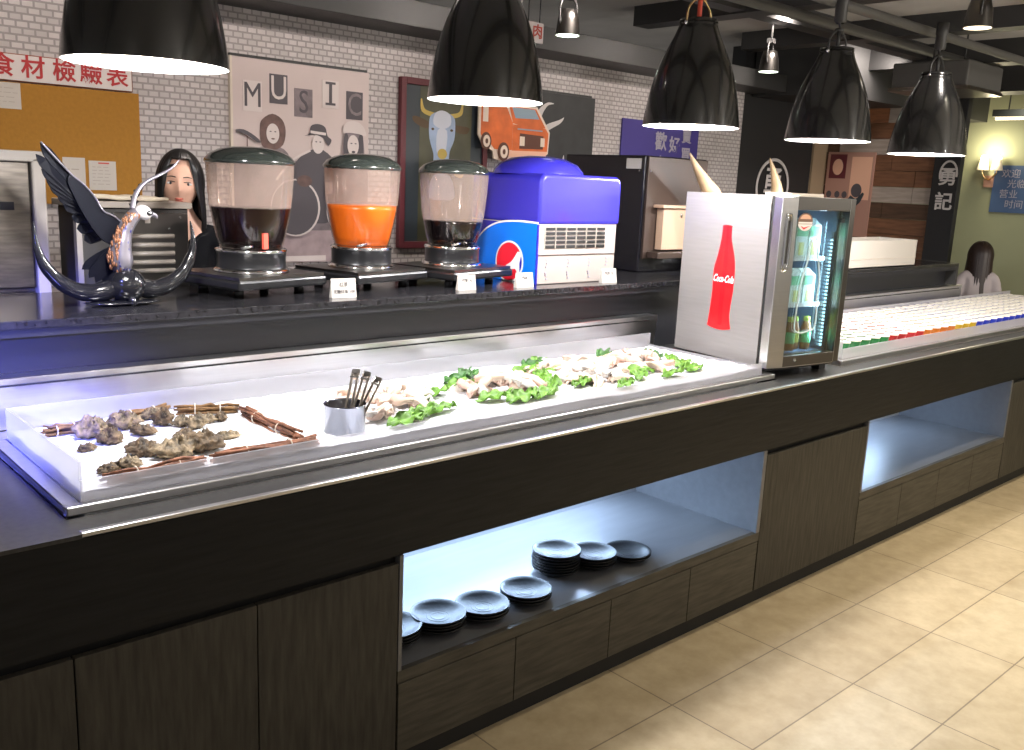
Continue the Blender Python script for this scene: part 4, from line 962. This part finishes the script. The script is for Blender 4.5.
fl_('left_musician', [(sm([(2.22, 1.40), (2.20, 1.60), (2.235, 1.735), (2.29, 1.765), (2.36, 1.77), (2.43, 1.74), (2.47, 1.62), (2.46, 1.40)]), 'poster_mid'), (sm([(2.285, 1.77), (2.275, 1.86), (2.29, 1.90), (2.345, 1.93), (2.40, 1.905), (2.42, 1.85), (2.405, 1.78), (2.35, 1.75)]), 'poster_brown'), (circ(2.347, 1.832, .036, .050), 'poster_pale'),
    (circ(2.334, 1.842, .006, .003, 10), 'poster_dark'), (circ(2.360, 1.842, .006, .003, 10), 'poster_dark'), (circ(2.347, 1.806, .011, .004, 10), 'poster_brown')])
fl_('middle_musician', [(sm([(2.44, 1.40), (2.44, 1.62), (2.50, 1.72), (2.575, 1.765), (2.64, 1.765), (2.72, 1.70), (2.76, 1.58), (2.74, 1.40)]), 'poster_dark'), (circ(2.608, 1.795, .036, .050), 'poster_pale'), (sm([(2.525, 1.832), (2.555, 1.845), (2.565, 1.885), (2.605, 1.898), (2.65, 1.885), (2.665, 1.84), (2.69, 1.82), (2.67, 1.79), (2.64, 1.825), (2.59, 1.842)]), 'poster_dark'), ([(2.562, 1.848), (2.655, 1.842), (2.655, 1.856), (2.562, 1.862)], 'poster_pale'),
    (circ(2.596, 1.806, .006, .003, 10), 'poster_dark'), (circ(2.620, 1.806, .006, .003, 10), 'poster_dark')])
fl_('guitar', [(stroke([(2.36, 1.60), (2.45, 1.70), (2.56, 1.76)], [.006, .006, .006]), 'poster_pale'), (stroke([(2.70, 1.70), (2.80, 1.735), (2.86, 1.745)], [.008, .008, .010]), 'poster_dark')])
fl_('right_musician', [(sm([(2.76, 1.62), (2.765, 1.85), (2.80, 1.872), (2.85, 1.868), (2.885, 1.85), (2.892, 1.62)]), 'poster_mid'), (sm([(2.765, 1.70), (2.765, 1.84), (2.79, 1.85), (2.79, 1.70)]), 'poster_dark'), (sm([(2.855, 1.70), (2.855, 1.84), (2.885, 1.85), (2.885, 1.70)]), 'poster_dark'), (circ(2.822, 1.800, .036, .055), 'poster_pale'), (sm([(2.755, 1.865), (2.775, 1.915), (2.83, 1.93), (2.885, 1.905), (2.905, 1.855), (2.86, 1.862), (2.80, 1.866)]), 'poster_pale'), (circ(2.81, 1.81, .007, .003, 10), 'poster_dark'), (circ(2.836, 1.81, .007, .003, 10), 'poster_dark'), (circ(2.823, 1.765, .012, .007, 10), 'poster_dark')])
fl_('drum_kit', [(sm([(2.135, 1.835), (2.20, 1.815), (2.25, 1.785), (2.275, 1.785), (2.24, 1.815), (2.18, 1.842)]), 'poster_dark'), ([(2.196, 1.50), (2.202, 1.50), (2.202, 1.81), (2.196, 1.81)], 'poster_brown'), (circ(2.47, 1.46, .145, .15, 32), 'poster_pale'), (circ(2.466, 1.46, .137, .142, 32), 'poster_dark'), (circ(2.52, 1.63, .055, .05), 'poster_dark'), (circ(2.52, 1.60, .045, .03), 'poster_brown'),
    (stroke([(2.655, 1.58), (2.66, 1.42), (2.69, 1.36)], [.004, .004, .004]), 'poster_pale'), ([(2.645, 1.53), (2.69, 1.54), (2.69, 1.60), (2.645, 1.60)], 'poster_pale'), (stroke([(2.39, 1.36), (2.42, 1.42), (2.40, 1.30)], [.004, .004, .004]), 'poster_pale')])
# ---- cow picture
cw = thing('cow_picture', 'dark red framed picture of a pale blue cow head', 'picture', (3.46, 2.59, 1.24)); c = cw.location; y = 2.58
b = MB(c); x0, x1, z0, z1 = 3.135, 3.785, 1.24, 2.195
for q in ((x0, x0 + .035, z0, z1), (x1 - .035, x1, z0, z1), (x0 + .035, x1 - .035, z1 - .035, z1), (x0 + .035, x1 - .035, z0, z0 + .035)): b.box(q[0], q[1], 2.565, 2.599, q[2], q[3], 'frame_red')
b.build('frame', cw, bevel=.003)
b = MB(c); b.box(x0 + .03, x1 - .03, y, 2.598, z0 + .03, z1 - .03, 'cow_side'); b.flat([(3.275, 1.275), (3.66, 1.275), (3.66, 2.16), (3.275, 2.16)], y - .001, 'cow_field', .0009); b.build('canvas', cw)
def fc(name, parts, off=0):
    b = MB(c)
    for i, (pts, m) in enumerate(parts): b.flat([(3.435 + (p - 3.475) * 1.05, 2.03 + (q - 1.89) * .84) for p, q in pts], y - .0018 - off - .0007 * i, m, .0006)
    return b.build(name, cw)
X = 3.475
fc('cow_horn', [(stroke([(X - .06, 1.86), (X - .13, 1.885), (X - .145, 1.96)], [.016, .014, .003]), 'cow_yellow')])
fc('cow_horn', [(stroke([(X + .06, 1.86), (X + .13, 1.885), (X + .145, 1.96)], [.016, .014, .003]), 'cow_yellow')])
fc('cow_ear', [(sm([(X - .08, 1.80), (X - .15, 1.835), (X - .20, 1.84), (X - .19, 1.80), (X - .11, 1.765)]), 'cow_brown')])
fc('cow_ear', [(sm([(X + .08, 1.80), (X + .15, 1.80), (X + .20, 1.79), (X + .18, 1.75), (X + .11, 1.755)]), 'cow_brown')])
fc('cow_head', [(sm([(X - .075, 1.86), (X - .09, 1.80), (X - .085, 1.70), (X - .055, 1.60), (X - .05, 1.54), (X, 1.51), (X + .05, 1.54), (X + .06, 1.62), (X + .09, 1.70), (X + .095, 1.80), (X + .08, 1.86), (X, 1.89)]), 'cow_blue'), (sm([(X - .05, 1.87), (X - .06, 1.80), (X, 1.77), (X + .06, 1.80), (X + .055, 1.87), (X, 1.895)]), 'cow_white'), (sm([(X - .03, 1.76), (X - .035, 1.62), (X, 1.58), (X + .03, 1.62), (X + .035, 1.76)]), 'cow_white'), (circ(X - .065, 1.765, .010, .009, 12), 'cow_brown'), (circ(X + .068, 1.765, .010, .009, 12), 'cow_brown')], .0015)
fc('cow_muzzle', [(circ(X + .005, 1.60, .034, .036), 'cow_yellow'), (sm([(X - .055, 1.545), (X, 1.56), (X + .06, 1.545), (X + .05, 1.51), (X - .04, 1.51)]), 'cow_brown'), (sm([(X - .09, 1.49), (X - .03, 1.52), (X + .04, 1.515), (X + .075, 1.475), (X, 1.46)]), 'cow_white'), (sm([(X + .09, 1.51), (X + .16, 1.50), (X + .15, 1.44), (X + .09, 1.46)]), 'cow_yellow')], .0055)
fc('cow_chest', [(sm([(X - .06, 1.45), (X + .06, 1.45), (X + .10, 1.30), (X, 1.28), (X - .08, 1.30)]), 'cow_blue')], .0085)
# ---- black brush drawing panel
bp_ = thing('brush_panel', 'black wall panel with a white brush drawing behind the soda machine', 'picture', (4.33, 2.59, 1.30)); c = bp_.location
MB(c).box(3.93, 4.73, 2.575, 2.598, 1.30, 2.215, 'board_black').build('board', bp_)
MB(c).box(3.93, 4.69, 2.570, 2.598, 2.215, 2.228, 'dark_metal').build('hanging_bar', bp_)
b = MB(c); yy = 2.5735
for i, (p, w_) in enumerate((([(4.19, 1.98), (4.22, 2.08), (4.28, 2.14), (4.34, 2.15)], [.012, .022, .010, .002]), ([(4.22, 1.95), (4.30, 2.0), (4.40, 2.04), (4.44, 2.07)], [.016, .020, .012, .001]), ([(4.36, 1.80), (4.37, 1.72), (4.34, 1.60), (4.27, 1.50)], [.008, .016, .014, .008]), ([(4.38, 1.68), (4.44, 1.75), (4.455, 1.83)], [.022, .018, .001]), ([(4.46, 1.80), (4.53, 1.745), (4.58, 1.72), (4.60, 1.65)], [.004, .022, .012, .003]), ([(4.19, 1.62), (4.22, 1.54), (4.29, 1.47), (4.33, 1.46)], [.016, .018, .012, .006]), ([(4.17, 1.72), (4.20, 1.60), (4.19, 1.50)], [.02, .012, .004]))):
    b.flat(stroke(p, w_), yy - .0005 * i, 'brush_white', .0012)
b.build('brush_strokes', bp_)
# ---- orange truck cut-out
tk = thing('truck_cutout', 'orange pickup truck cut-out board hanging on the wall beside the cow picture', 'cut-out', (4.05, 2.5, 1.65)); c = tk.location
OX, OZ, SX, SZ = 3.675, 1.785, .60, .315; Yt = 2.53
def T(q): return [(OX + SX * a, OZ + SZ * d_) for a, d_ in q]
b = MB(c)
b.flat(T([(.0, .42), (.0, 1.0), (.36, 1.04), (.80, 1.03), (.96, .66), (1.0, .56), (.985, .14), (.90, .04), (.62, .02), (.33, -.06), (.22, -.02), (.20, .12), (.06, .24)]), Yt, 'truck_cream', .012)
b.build('board', tk)
b = MB(c)
L_ = [(T([(.03, .44), (.03, .97), (.13, .98), (.13, .30), (.07, .28)]), 'truck_orange'), (T([(.12, .34), (.12, .98), (.36, 1.0), (.46, .68), (.46, .16), (.22, .16)]), 'truck_orange'), (T([(.46, .68), (.40, 1.0), (.78, .99), (.93, .64), (.70, .60)]), 'truck_orange'), (T([(.46, .66), (.93, .63), (.975, .54), (.965, .16), (.46, .14)]), 'truck_orange'),
      (T([(.44, .98), (.76, .975), (.83, .80), (.49, .78)]), 'truck_glass'), (T([(.05, .66), (.05, .94), (.12, .94), (.12, .66)]), 'truck_cream'), (T([(.56, .20), (.56, .50), (.90, .48), (.90, .22)]), 'truck_dark'), (T([(.56, .26), (.63, .26), (.63, .44), (.56, .44)]), 'truck_cream'), (T([(.86, .27), (.92, .27), (.92, .44), (.86, .44)]), 'truck_cream'), (T([(.38, .03), (.94, .07), (.965, .18), (.38, .15)]), 'truck_pale'), (T([(.52, .565), (.88, .565), (.88, .59), (.52, .59)]), 'truck_glass')]
for i, (p, m) in enumerate(L_): b.flat(p, Yt - .0012 - .0006 * i, m, .0006)
b.build('truck_body', tk)
for cx_, cz_, r1 in ((.095, .30, .055), (.335, .12, .060)):
    b = MB(c); b.flat(circ(OX + SX * cx_, OZ + SZ * cz_, r1 * .78, r1 * .95), Yt - .0092, 'truck_dark', .0012); b.flat(circ(OX + SX * cx_ + .004, OZ + SZ * cz_, r1 * .5, r1 * .65), Yt - .0104, 'truck_cream', .0012); b.flat(circ(OX + SX * cx_ + .004, OZ + SZ * cz_, r1 * .2, r1 * .28), Yt - .0112, 'truck_dark', .0012); b.build('wheel', tk)
MB(c).box(3.90, 4.08, Yt + .0125, 2.574, 1.93, 1.99, 'black_paint').build('bracket', tk)
# ---- blue banner with characters
bn = thing('blue_banner', 'blue banner with pale Chinese characters on the brick wall', 'banner', (5.46, 2.59, 1.30)); c = bn.location
MB(c).box(5.035, 5.915, 2.588, 2.598, 1.45, 2.115, 'banner_blue').build('cloth', bn)
for ch, x, z, sz in (('歡', 5.47, 1.972, .135), ('好', 5.63, 1.955, .125), ('賣', 5.77, 2.03, .115), ('買', 5.77, 1.89, .115), ('迎', 5.47, 1.81, .125), ('來', 5.63, 1.79, .12)): text('lettering', ch, sz, 'banner_white', bn, (x - c[0], 2.5868 - c[1], z - c[2]), bold=.003)
# ---- round logo on the dark wall panel
rl = thing('round_wall_logo', 'white ring emblem with a calligraphic character on the dark wall panel', 'wall emblem', (7.03, 2.61, 1.62)); c = rl.location
b = MB(c); A = circ(7.03, 1.70, .25, .235, 40, -.9, PI + .9); A2 = circ(7.03, 1.70, .225, .21, 40, -.9, PI + .9); b.flat(A + A2[::-1], 2.607, 'brush_white', .006); b.build('ring', rl)
text('lettering', '勇', .30, 'brush_white', rl, (7.02 - c[0], 2.610 - c[1], 1.70 - c[2]), shear=.1, bold=.004)
# ---- poster on the planks, leaning sheet
pp = thing('plank_wall_poster', 'pinkish portrait poster on the wooden plank wall', 'poster', (7.84, 2.36, 1.3)); c = pp.location; xx = 7.832
MB(c).box(xx, 7.849, 2.13, 2.575, 1.30, 2.03, 'poster_pink').build('board', pp)
b = MB(c); b.flatx([(2.55, 1.80), (2.39, 1.80), (2.39, 2.01), (2.55, 2.01)], xx - .001, 'frame_red', .001); b.flatx(circ(2.47, 1.90, .05, .07), xx - .002, 'truck_pale', .001); b.build('portrait', pp)
b = MB(c); b.flatx([(2.34, 1.62), (2.15, 1.62), (2.15, 1.99), (2.34, 1.99)], xx - .001, 'truck_pale', .001); b.flatx(circ(2.27, 1.70, .05, .06), xx - .002, 'poster_dark', .001); b.flatx(stroke([(2.33, 1.64), (2.26, 1.60), (2.20, 1.68)], [.02, .03, .01]), xx - .003, 'cow_side', .001)
for q in (2.53, 2.45, 2.38): b.flatx(circ(q, 1.66, .025, .03), xx - .002, 'poster_dark', .001)
b.build('printed_figures', pp)
pe = thing('pillar_emblem', 'pale emblem and lettering on the dark pillar near the far right', 'wall emblem', (7.795, 1.47, 1.5)); c = pe.location
b = MB(c); A = circ(1.47, 1.86, .075, .11, 26, -.4, PI + .2); A2 = circ(1.47, 1.86, .060, .095, 26, -.4, PI + .2); b.flatx(A + A2[::-1], 7.793, 'brush_white', .006); b.build('ring', pe)
text('lettering', '勇', .15, 'brush_white', pe, (7.795 - c[0], 1.47 - c[1], 1.83 - c[2]), '-x', bold=.003)
text('lettering', '記', .15, 'brush_white', pe, (7.795 - c[0], 1.48 - c[1], 1.63 - c[2]), '-x', bold=.003)
# ---- far green wall
nt_ = thing('blue_notice', 'blue notice with pale writing on the green far wall', 'notice', (9.49, 1.6, 1.55)); c = nt_.location
MB(c).box(9.485, 9.499, 1.40, 1.76, 1.56, 2.0, 'notice_blue').build('board', nt_)
for i in range(4): text('lettering', ['欢迎', '光临', '营业', '时间'][i], .085, 'banner_white', nt_, (9.4835 - c[0], 1.575 + .03 * (-1) ** i, 1.92 - .095 * i - c[2]), '-x', ext=.001)
for o in nt_.children:
    if o.name.startswith('lettering'): o.location.y -= c[1]
ws = thing('wall_lamp', 'wall lamp with two glowing bulbs on the green far wall', 'wall lamp', (9.49, 1.8, 1.9)); c = ws.location
MB(c).box(9.475, 9.499, 1.755, 1.845, 1.79, 1.90, 'poster_pink').build('back_plate', ws, bevel=.004)
for yq in (1.845, 1.72):
    b = MB(c); b.tube(cr([(9.48, 1.80, 1.86), (9.44, (1.80 + yq) / 2, 1.88), (9.42, yq, 1.92), (9.42, yq, 1.96)], 4), .008, 'brass', 8); b.build('arm', ws)
    b = MB(c); b.lathe([(.055, 0), (.035, .10), (.030, .10), (.050, 0)], (9.42, yq, 1.95), 'cream', 20); b.build('lamp_shade', ws)
    b = MB(c); b.ell((9.42, yq, 2.062), (.032, .032, .030), 'lamp_glow', 14, 10); b.build('bulb', ws)
lamp('POINT', 'wall_lamp_light', (9.33, 1.79, 2.12), 9, (1, .88, .6), radius=.04)
ts = thing('tube_light', 'glowing tube light fixed under the ceiling at the far right edge', 'tube light', (8.9, 1.2, 2.38)); c = ts.location
MB(c).box(8.88, 8.96, .55, 1.62, 2.40, 2.46, 'dark_metal').build('housing', ts)
b = MB(c); b.tube([(8.92, .58, 2.385), (8.92, 1.60, 2.385)], .014, 'tube_glow', 12); b.build('tube', ts)
b = MB(c)
for q in (.7, 1.5): b.tube([(8.92, q, 2.46), (8.92, q, 2.79)], .006, 'dark_metal', 6)
b.build('hanger', ts)
# ---- hanging signs left of the second pendant
hs = thing('round_hanging_sign', 'round red white and blue sign hanging behind the second pendant lamp', 'sign', (2.525, 1.05, 2.26)); c = hs.location
HX, HY, HZ, HR = 2.525, 1.05, 2.385, .125
b = MB(c); b.flat(circ(HX, HZ, HR, HR, 36), HY, 'logo_white', .02); b.build('disc', hs)
b = MB(c); b.flat(circ(HX, HZ, HR * .92, HR * .92, 20, .15, PI - .15), HY - .001, 'logo_red', .001); b.flat(circ(HX, HZ, HR * .92, HR * .92, 20, PI + .45, 2 * PI - .12), HY - .001, 'machine_blue', .001); b.build('coloured_waves', hs)
b = MB(c); b.tube([(HX, HY + .01, HZ + HR - .003), (HX, HY + .01, 2.59)], .003, 'dark_metal', 6); b.build('cord', hs)
ws2 = thing('small_hanging_sign', 'small white sign with a red character behind the second pendant lamp', 'sign', (3.1, 1.3, 2.3)); c = ws2.location
MB(c).box(2.945, 3.055, 1.35, 1.362, 2.268, 2.355, 'sign_white').build('board', ws2)
text('lettering', '肉', .065, 'ink_red', ws2, (3.018 - c[0], 1.349 - c[1], 2.312 - c[2]), bold=.001)
b = MB(c)
for q in (2.965, 3.035): b.tube([(q, 1.356, 2.35), (q, 1.356, 2.79)], .003, 'dark_metal', 6)
b.build('cord', ws2)
# ---- spotlights under the ceiling
def spot(x, y, z, label, glow, tilt=0, e=0):
    t = thing('ceiling_spotlight', label, 'spotlight', (x, y, z), tilt, 'spotlights under the ceiling')
    b = MB(); b.lathe([(.064, 0), (.062, .01), (.054, .08), (.042, .125), (.0, .13)], (0, 0, 0), 'steel_dark', 24); b.build('housing', t)
    b = MB(); b.lathe([(.0, .004), (.056, .004), (.059, .0)], (0, 0, 0), glow, 24); b.build('lens', t)
    b = MB(); b.tube(cr([(.058, 0, .05), (.062, 0, .12), (.045, 0, .17), (0, 0, .175), (-.045, 0, .17), (-.062, 0, .12), (-.058, 0, .05)], 4), .006, 'dark_metal', 6); b.build('bracket', t)
    b = MB(); b.box(-.03, .03, -.02, .02, .172, .20, 'dark_metal'); b.tube([(0, 0, .19), (0, 0, 2.79 - z)], .008, 'dark_metal', 8); b.build('stem', t)
    if e:
        l = lamp('SPOT', 'spotlight_light', (0, 0, -.02), e, (1, .92, .86), None, .03, angle=110, blend=.8); l.parent = t; l.rotation_euler = (R_(28), 0, 0)
spot(3.50, 1.64, 2.385, 'ceiling spotlight right of the second pendant lamp, lit', 'spot_glow', 0, 10)
spot(5.27, 1.60, 2.395, 'ceiling spotlight between the third and fourth pendant lamps, greenish lit', 'spot_glow', .3, 10)
spot(4.53, .03, 2.425, 'dark round ceiling spotlight above the farthest pendant lamp', 'tube_glow', .5, 6)

# ================================================================== PEOPLE
def skinned(verts, edges, radii, sub=1):
    me = bpy.data.meshes.new('skeleton'); me.from_pydata([tuple(v) for v in verts], edges, []); o = bpy.data.objects.new('skeleton', me); COL.objects.link(o)
    o.modifiers.new('skin', 'SKIN'); lay = me.skin_vertices[0].data
    for i, r in enumerate(radii): lay[i].radius = r if isinstance(r, tuple) else (r, r)
    lay[0].use_root = True
    s = o.modifiers.new('sub', 'SUBSURF'); s.levels = sub; s.render_levels = sub
    dg = bpy.context.evaluated_depsgraph_get(); r = bpy.data.meshes.new_from_object(o.evaluated_get(dg)); bpy.data.objects.remove(o)
    return [v.co.copy() for v in r.vertices], [tuple(p.vertices) for p in r.polygons]
def fuse(b, vox, name, parent, mat, smooth=3):
    me = b.mesh(name); o = bpy.data.objects.new(name, me); COL.objects.link(o)
    q = o.modifiers.new('r', 'REMESH'); q.mode = 'VOXEL'; q.voxel_size = vox; q.use_smooth_shade = True
    q = o.modifiers.new('s', 'SMOOTH'); q.factor = .5; q.iterations = smooth
    dg = bpy.context.evaluated_depsgraph_get(); r = bpy.data.meshes.new_from_object(o.evaluated_get(dg)); bpy.data.objects.remove(o)
    r.materials.clear(); r.materials.append(M[mat])
    for p in r.polygons: p.use_smooth = True; p.material_index = 0
    o = bpy.data.objects.new(name, r); COL.objects.link(o); o.parent = parent; return o
def person(label, loc, rz, h, lean, top, hair, hair_len, head_rot=(0, 0, 0), fore=.25, hair_spread=(.10, -.2), hair_vol=1.0):
    t = thing('person', label, 'person', loc, rz)
    hz = .53 * h; k = h / 1.7
    def Lp(x, y, z):
        if z > hz: d = z - hz; return Vector((x, y - d * math.sin(lean), hz + d * math.cos(lean)))
        return Vector((x, y, z))
    V = []; E_ = []; Rd = []
    def add(p, r, prev=None):
        V.append(p); Rd.append(r)
        if prev is not None: E_.append((prev, len(V) - 1))
        return len(V) - 1
    pv = add(Lp(0, 0, .54 * h), (.135 * k, .095 * k)); ws_ = add(Lp(0, -.005, .63 * h), (.112 * k, .080 * k), pv); chs = add(Lp(0, -.01, .74 * h), (.130 * k, .090 * k), ws_); nb_ = add(Lp(0, .005, .815 * h), (.085 * k, .058 * k), chs); nk = add(Lp(0, -.002, .865 * h), .047 * k, nb_); nk2 = add(Lp(0, -.012, .90 * h), .046 * k, nk)
    arms = []
    for s in (-1, 1):
        sh = add(Lp(s * .155 * k, .005, .800 * h), .048 * k, nb_); el = add(Lp(s * .205 * k, .015, .635 * h), .038 * k, sh)
        wr = add(Lp(s * .195 * k, .015, .635 * h) + Vector((-s * .02, -math.sin(fore) * .24 * k, -math.cos(fore) * .24 * k)), .025 * k, el)
        wv = V[wr]; dv = (wv - V[el]).normalized(); sv = Vector((s, 0, 0)); sv = (sv - dv * sv.dot(dv)).normalized(); fwd = dv.cross(sv) * s
        pm = add(wv + dv * .055 * k, (.034 * k, .020 * k), wr)
        lat = Vector((0, -1, 0)); lat = (lat - dv * lat.dot(dv)).normalized(); inw = -sv
        for q, ln in zip((-.030, -.010, .010, .028), (.062, .078, .084, .074)):
            a = add(wv + dv * .085 * k + lat * q * k, .0095 * k, pm); c_ = add(V[a] + dv * ln * .5 * k + inw * .006, .0085 * k, a); add(V[c_] + (dv * .75 + inw * .6) * ln * .5 * k, .0072 * k, c_)
        a = add(wv + dv * .030 * k + lat * .036 * k, .011 * k, pm); c_ = add(V[a] + (dv + lat * .9) * .028 * k, .0095 * k, a); add(V[c_] + (dv + inw * .4) * .026 * k, .008 * k, c_)
        arms.append((sh, el, wr))
    legs = []
    for s in (-1, 1):
        hp = add(Vector((s * .085 * k, 0, .49 * h)), .082 * k, pv); kn = add(Vector((s * .09 * k, -.01, .275 * h)), .056 * k, hp); an = add(Vector((s * .09 * k, .015, .05 * h)), .036 * k, kn); add(Vector((s * .10 * k, -.12 * k, .03)), .032 * k, an)
        legs.append((hp, kn, an))
    vs, fs = skinned(V, E_, Rd, 1)
    b = MB(); b.add(vs, fs, 'skin')
    # head
    hc = Lp(0, -.020, h - .122 * k); HR_ = Euler((lean * .3 + head_rot[0], head_rot[1], head_rot[2])).to_matrix()
    def gz(x, c, s): return math.exp(-((x - c) / s) ** 2)
    def hf(p, d):
        x, y, z = p; 
        if d.z < 0: x *= 1 - .38 * (-d.z) ** 1.4; y *= 1 - .10 * (-d.z)
        if d.y > 0: y *= 1.06
        f = max(0, -d.y)
        if f > .2:
            g = f
            y -= .024 * gz(d.x, 0, .17) * gz(d.z, -.16, .20) * g                    # nose
            y -= .008 * gz(d.x, 0, .10) * gz(d.z, .10, .20) * g
            y += .010 * (gz(d.x, .42, .20) + gz(d.x, -.42, .20)) * gz(d.z, .06, .13) * g   # eye sockets
            y -= .008 * gz(d.x, 0, .24) * gz(d.z, -.47, .10) * g                    # lips
            y += .006 * gz(d.x, 0, .3) * gz(d.z, -.62, .07) * g
            y -= .010 * gz(d.x, 0, .30) * gz(d.z, -.80, .16) * g                    # chin
            y -= .006 * (gz(d.x, .55, .25) + gz(d.x, -.55, .25)) * gz(d.z, -.15, .2) * g   # cheeks
        return Vector((x, y, z))
    hv = (.074 * k, .092 * k, .118 * k)
    b.ell(hc, hv, 'skin', 48, 40, HR_, hf)
    for s in (-1, 1): b.ell(hc + HR_ @ Vector((s * .075 * k, .008, -.006)), (.010 * k, .018 * k, .030 * k), 'skin', 14, 10, HR_ @ Euler((0, s * .25, 0)).to_matrix())
    body = fuse(b, .0065, 'body', t, 'skin', 3)
    def on(dx, dz, out=0):                       # a point on the face front
        d = Vector((dx, -math.sqrt(max(0, 1 - dx * dx - dz * dz)), dz)); p = hf(Vector((d.x * hv[0], d.y * hv[1], d.z * hv[2])), d)
        return hc + HR_ @ (p + Vector((0, -out, 0)))
    for s in (-1, 1):
        e = MB(); e.ell(on(s * .42, .05, -.0045), (.0155 * k, .008, .0052 * k), 'eye_white', 16, 10, HR_); e.ell(on(s * .42, .05, .0005), (.0062 * k, .0042, .0062 * k), 'eye_dark', 12, 8, HR_); e.build('eye', t)
        e = MB(); e.tube([on(s * (.22 + .05 * i), .095 + .022 * math.sin(PI * (i + 1) / 9), .0015) for i in range(8)], [.0012, .0016, .0017, .0017, .0016, .0015, .0013, .001], 'eye_dark', 6); e.build('eyelashes', t)
        e = MB(); e.tube([on(s * (.18 + .075 * i), .245 + .035 * math.sin(PI * (i + .8) / 6.5), .0022) for i in range(7)], [.0022, .0028, .003, .0028, .0024, .0018, .001], 'hair_brown', 6, flat=.7); e.build('eyebrow', t)
    e = MB(); e.tube([on(-.26 + .065 * i, -.435 - .006 * math.cos((i - 4) * .9), .0022) for i in range(9)], [.001, .0028, .0042, .005, .0044, .005, .0042, .0028, .001], 'lip', 8); e.tube([on(-.22 + .055 * i, -.500 - .012 * math.sin(PI * i / 8), .0024) for i in range(9)], [.001, .003, .0045, .0055, .006, .0055, .0045, .003, .001], 'lip', 8); e.build('lips', t)
    # hair: a shell over the skull hanging past the shoulders
    hb = MB(); rx1, ry1, rz1 = .088 * k * hair_vol, .108 * k * hair_vol, .131 * k * (.5 + .5 * hair_vol)
    NU, NV = 96, 34
    def hairp(u, v):
        a = (u - .5) * 2 * PI                       # 0 = back of the head
        af = abs(a); face = max(0, (af - R_(100)) / R_(80))       # 0..1 towards the face
        face = min(1, face * 1.7)
        ripple = 1 + .018 * math.sin(af * 31) + .014 * math.sin(af * 57 + 1) + .012 * noise.noise((a * 3, v * 2, 3))
        total = hair_len * (1 - face) + .0 * face
        th_end = (PI * .56) * (1 - face) + (R_(41) * face)
        q = v * (th_end * rz1 + total)
        part = 1 - .10 * gz(math.sin(a), 0, .10) * gz(v, .06, .10)
        if q <= th_end * rz1 or total < .01:
            th = min(q / rz1, th_end); x = math.sin(th) * math.sin(a) * rx1; y = math.sin(th) * math.cos(a) * ry1; z = math.cos(th) * rz1 * part
            if face >= 1: x *= 1.0
        else:
            dn = q - th_end * rz1; th = th_end; w = 1 + hair_spread[0] * min(1, dn / .1) + hair_spread[1] * (dn / hair_len) ** 2 + .02 * math.sin(dn * 26 + a * 2)
            x = math.sin(th) * math.sin(a) * rx1 * w; y = math.sin(th) * math.cos(a) * ry1 * (1 + .05 * dn / hair_len) + .02 * (dn / hair_len); z = math.cos(th) * rz1 - dn * (1 + .10 * math.sin(a * 9))
            return hc + (HR_ @ Vector((x * ripple, y * ripple, math.cos(th) * rz1))) + Vector((0, -lean * .0, z - math.cos(th) * rz1))
        return hc + HR_ @ Vector((x * ripple, y * ripple, z))
    mid_ = int(NV * .62)
    hb.grid(NU, NV, hairp, hair)
    hb.build('hair', t, solid=.009)
    # clothes
    def sub(idx, grow, edges=None):
        return [V[i] for i in idx], [tuple(x + grow for x in (Rd[i] if isinstance(Rd[i], tuple) else (Rd[i], Rd[i]))) for i in idx]
    idx = [chs, pv, ws_, nb_]; ed = [(0, 2), (2, 1), (0, 3)]
    for sh, el, wr in arms: n0 = len(idx); idx += [sh, el]; ed += [(3, n0), (n0, n0 + 1)]
    a_, r_ = sub(idx, .013); b = MB(); vs, fs = skinned(a_, ed, r_, 1); b.add(vs, fs, top); fuse(b, .011, 'shirt', t, top, 4)
    idx = [pv]; ed = []
    for l in legs: n0 = len(idx); idx += list(l); ed += [(0, n0), (n0, n0 + 1), (n0 + 1, n0 + 2)]
    a_, r_ = sub(idx, .012); r_[0] = (.142 * k, .104 * k); b = MB(); vs, fs = skinned(a_, ed, r_, 1); b.add(vs, fs, 'trousers'); fuse(b, .013, 'trousers', t, 'trousers', 4)
    for s in (-1, 1):
        b = MB(); b.ell((s * .10 * k, -.06 * k, .035), (.045, .13 * k, .036), 'black_plastic', 18, 10, None, lambda p, d: Vector((p.x * (1 - .15 * d.y), p.y, max(p.z, -.034)))); b.build('shoe', t)
    return t
person('young woman in a black top with long black hair standing behind the grey machine', (1.515, 1.765, 0), R_(-24), 1.703, .0, 'shirt_black', 'hair_black', .30, (.06, .05, 0))
person('person in a pale top with long dark hair, seen from behind past the dessert cups', (7.74, 1.09, 0), R_(118), 1.325, .14, 'shirt_pale', 'hair_brown', .50, (.1, 0, .1), fore=1.0, hair_spread=(.04, .12), hair_vol=1.32)
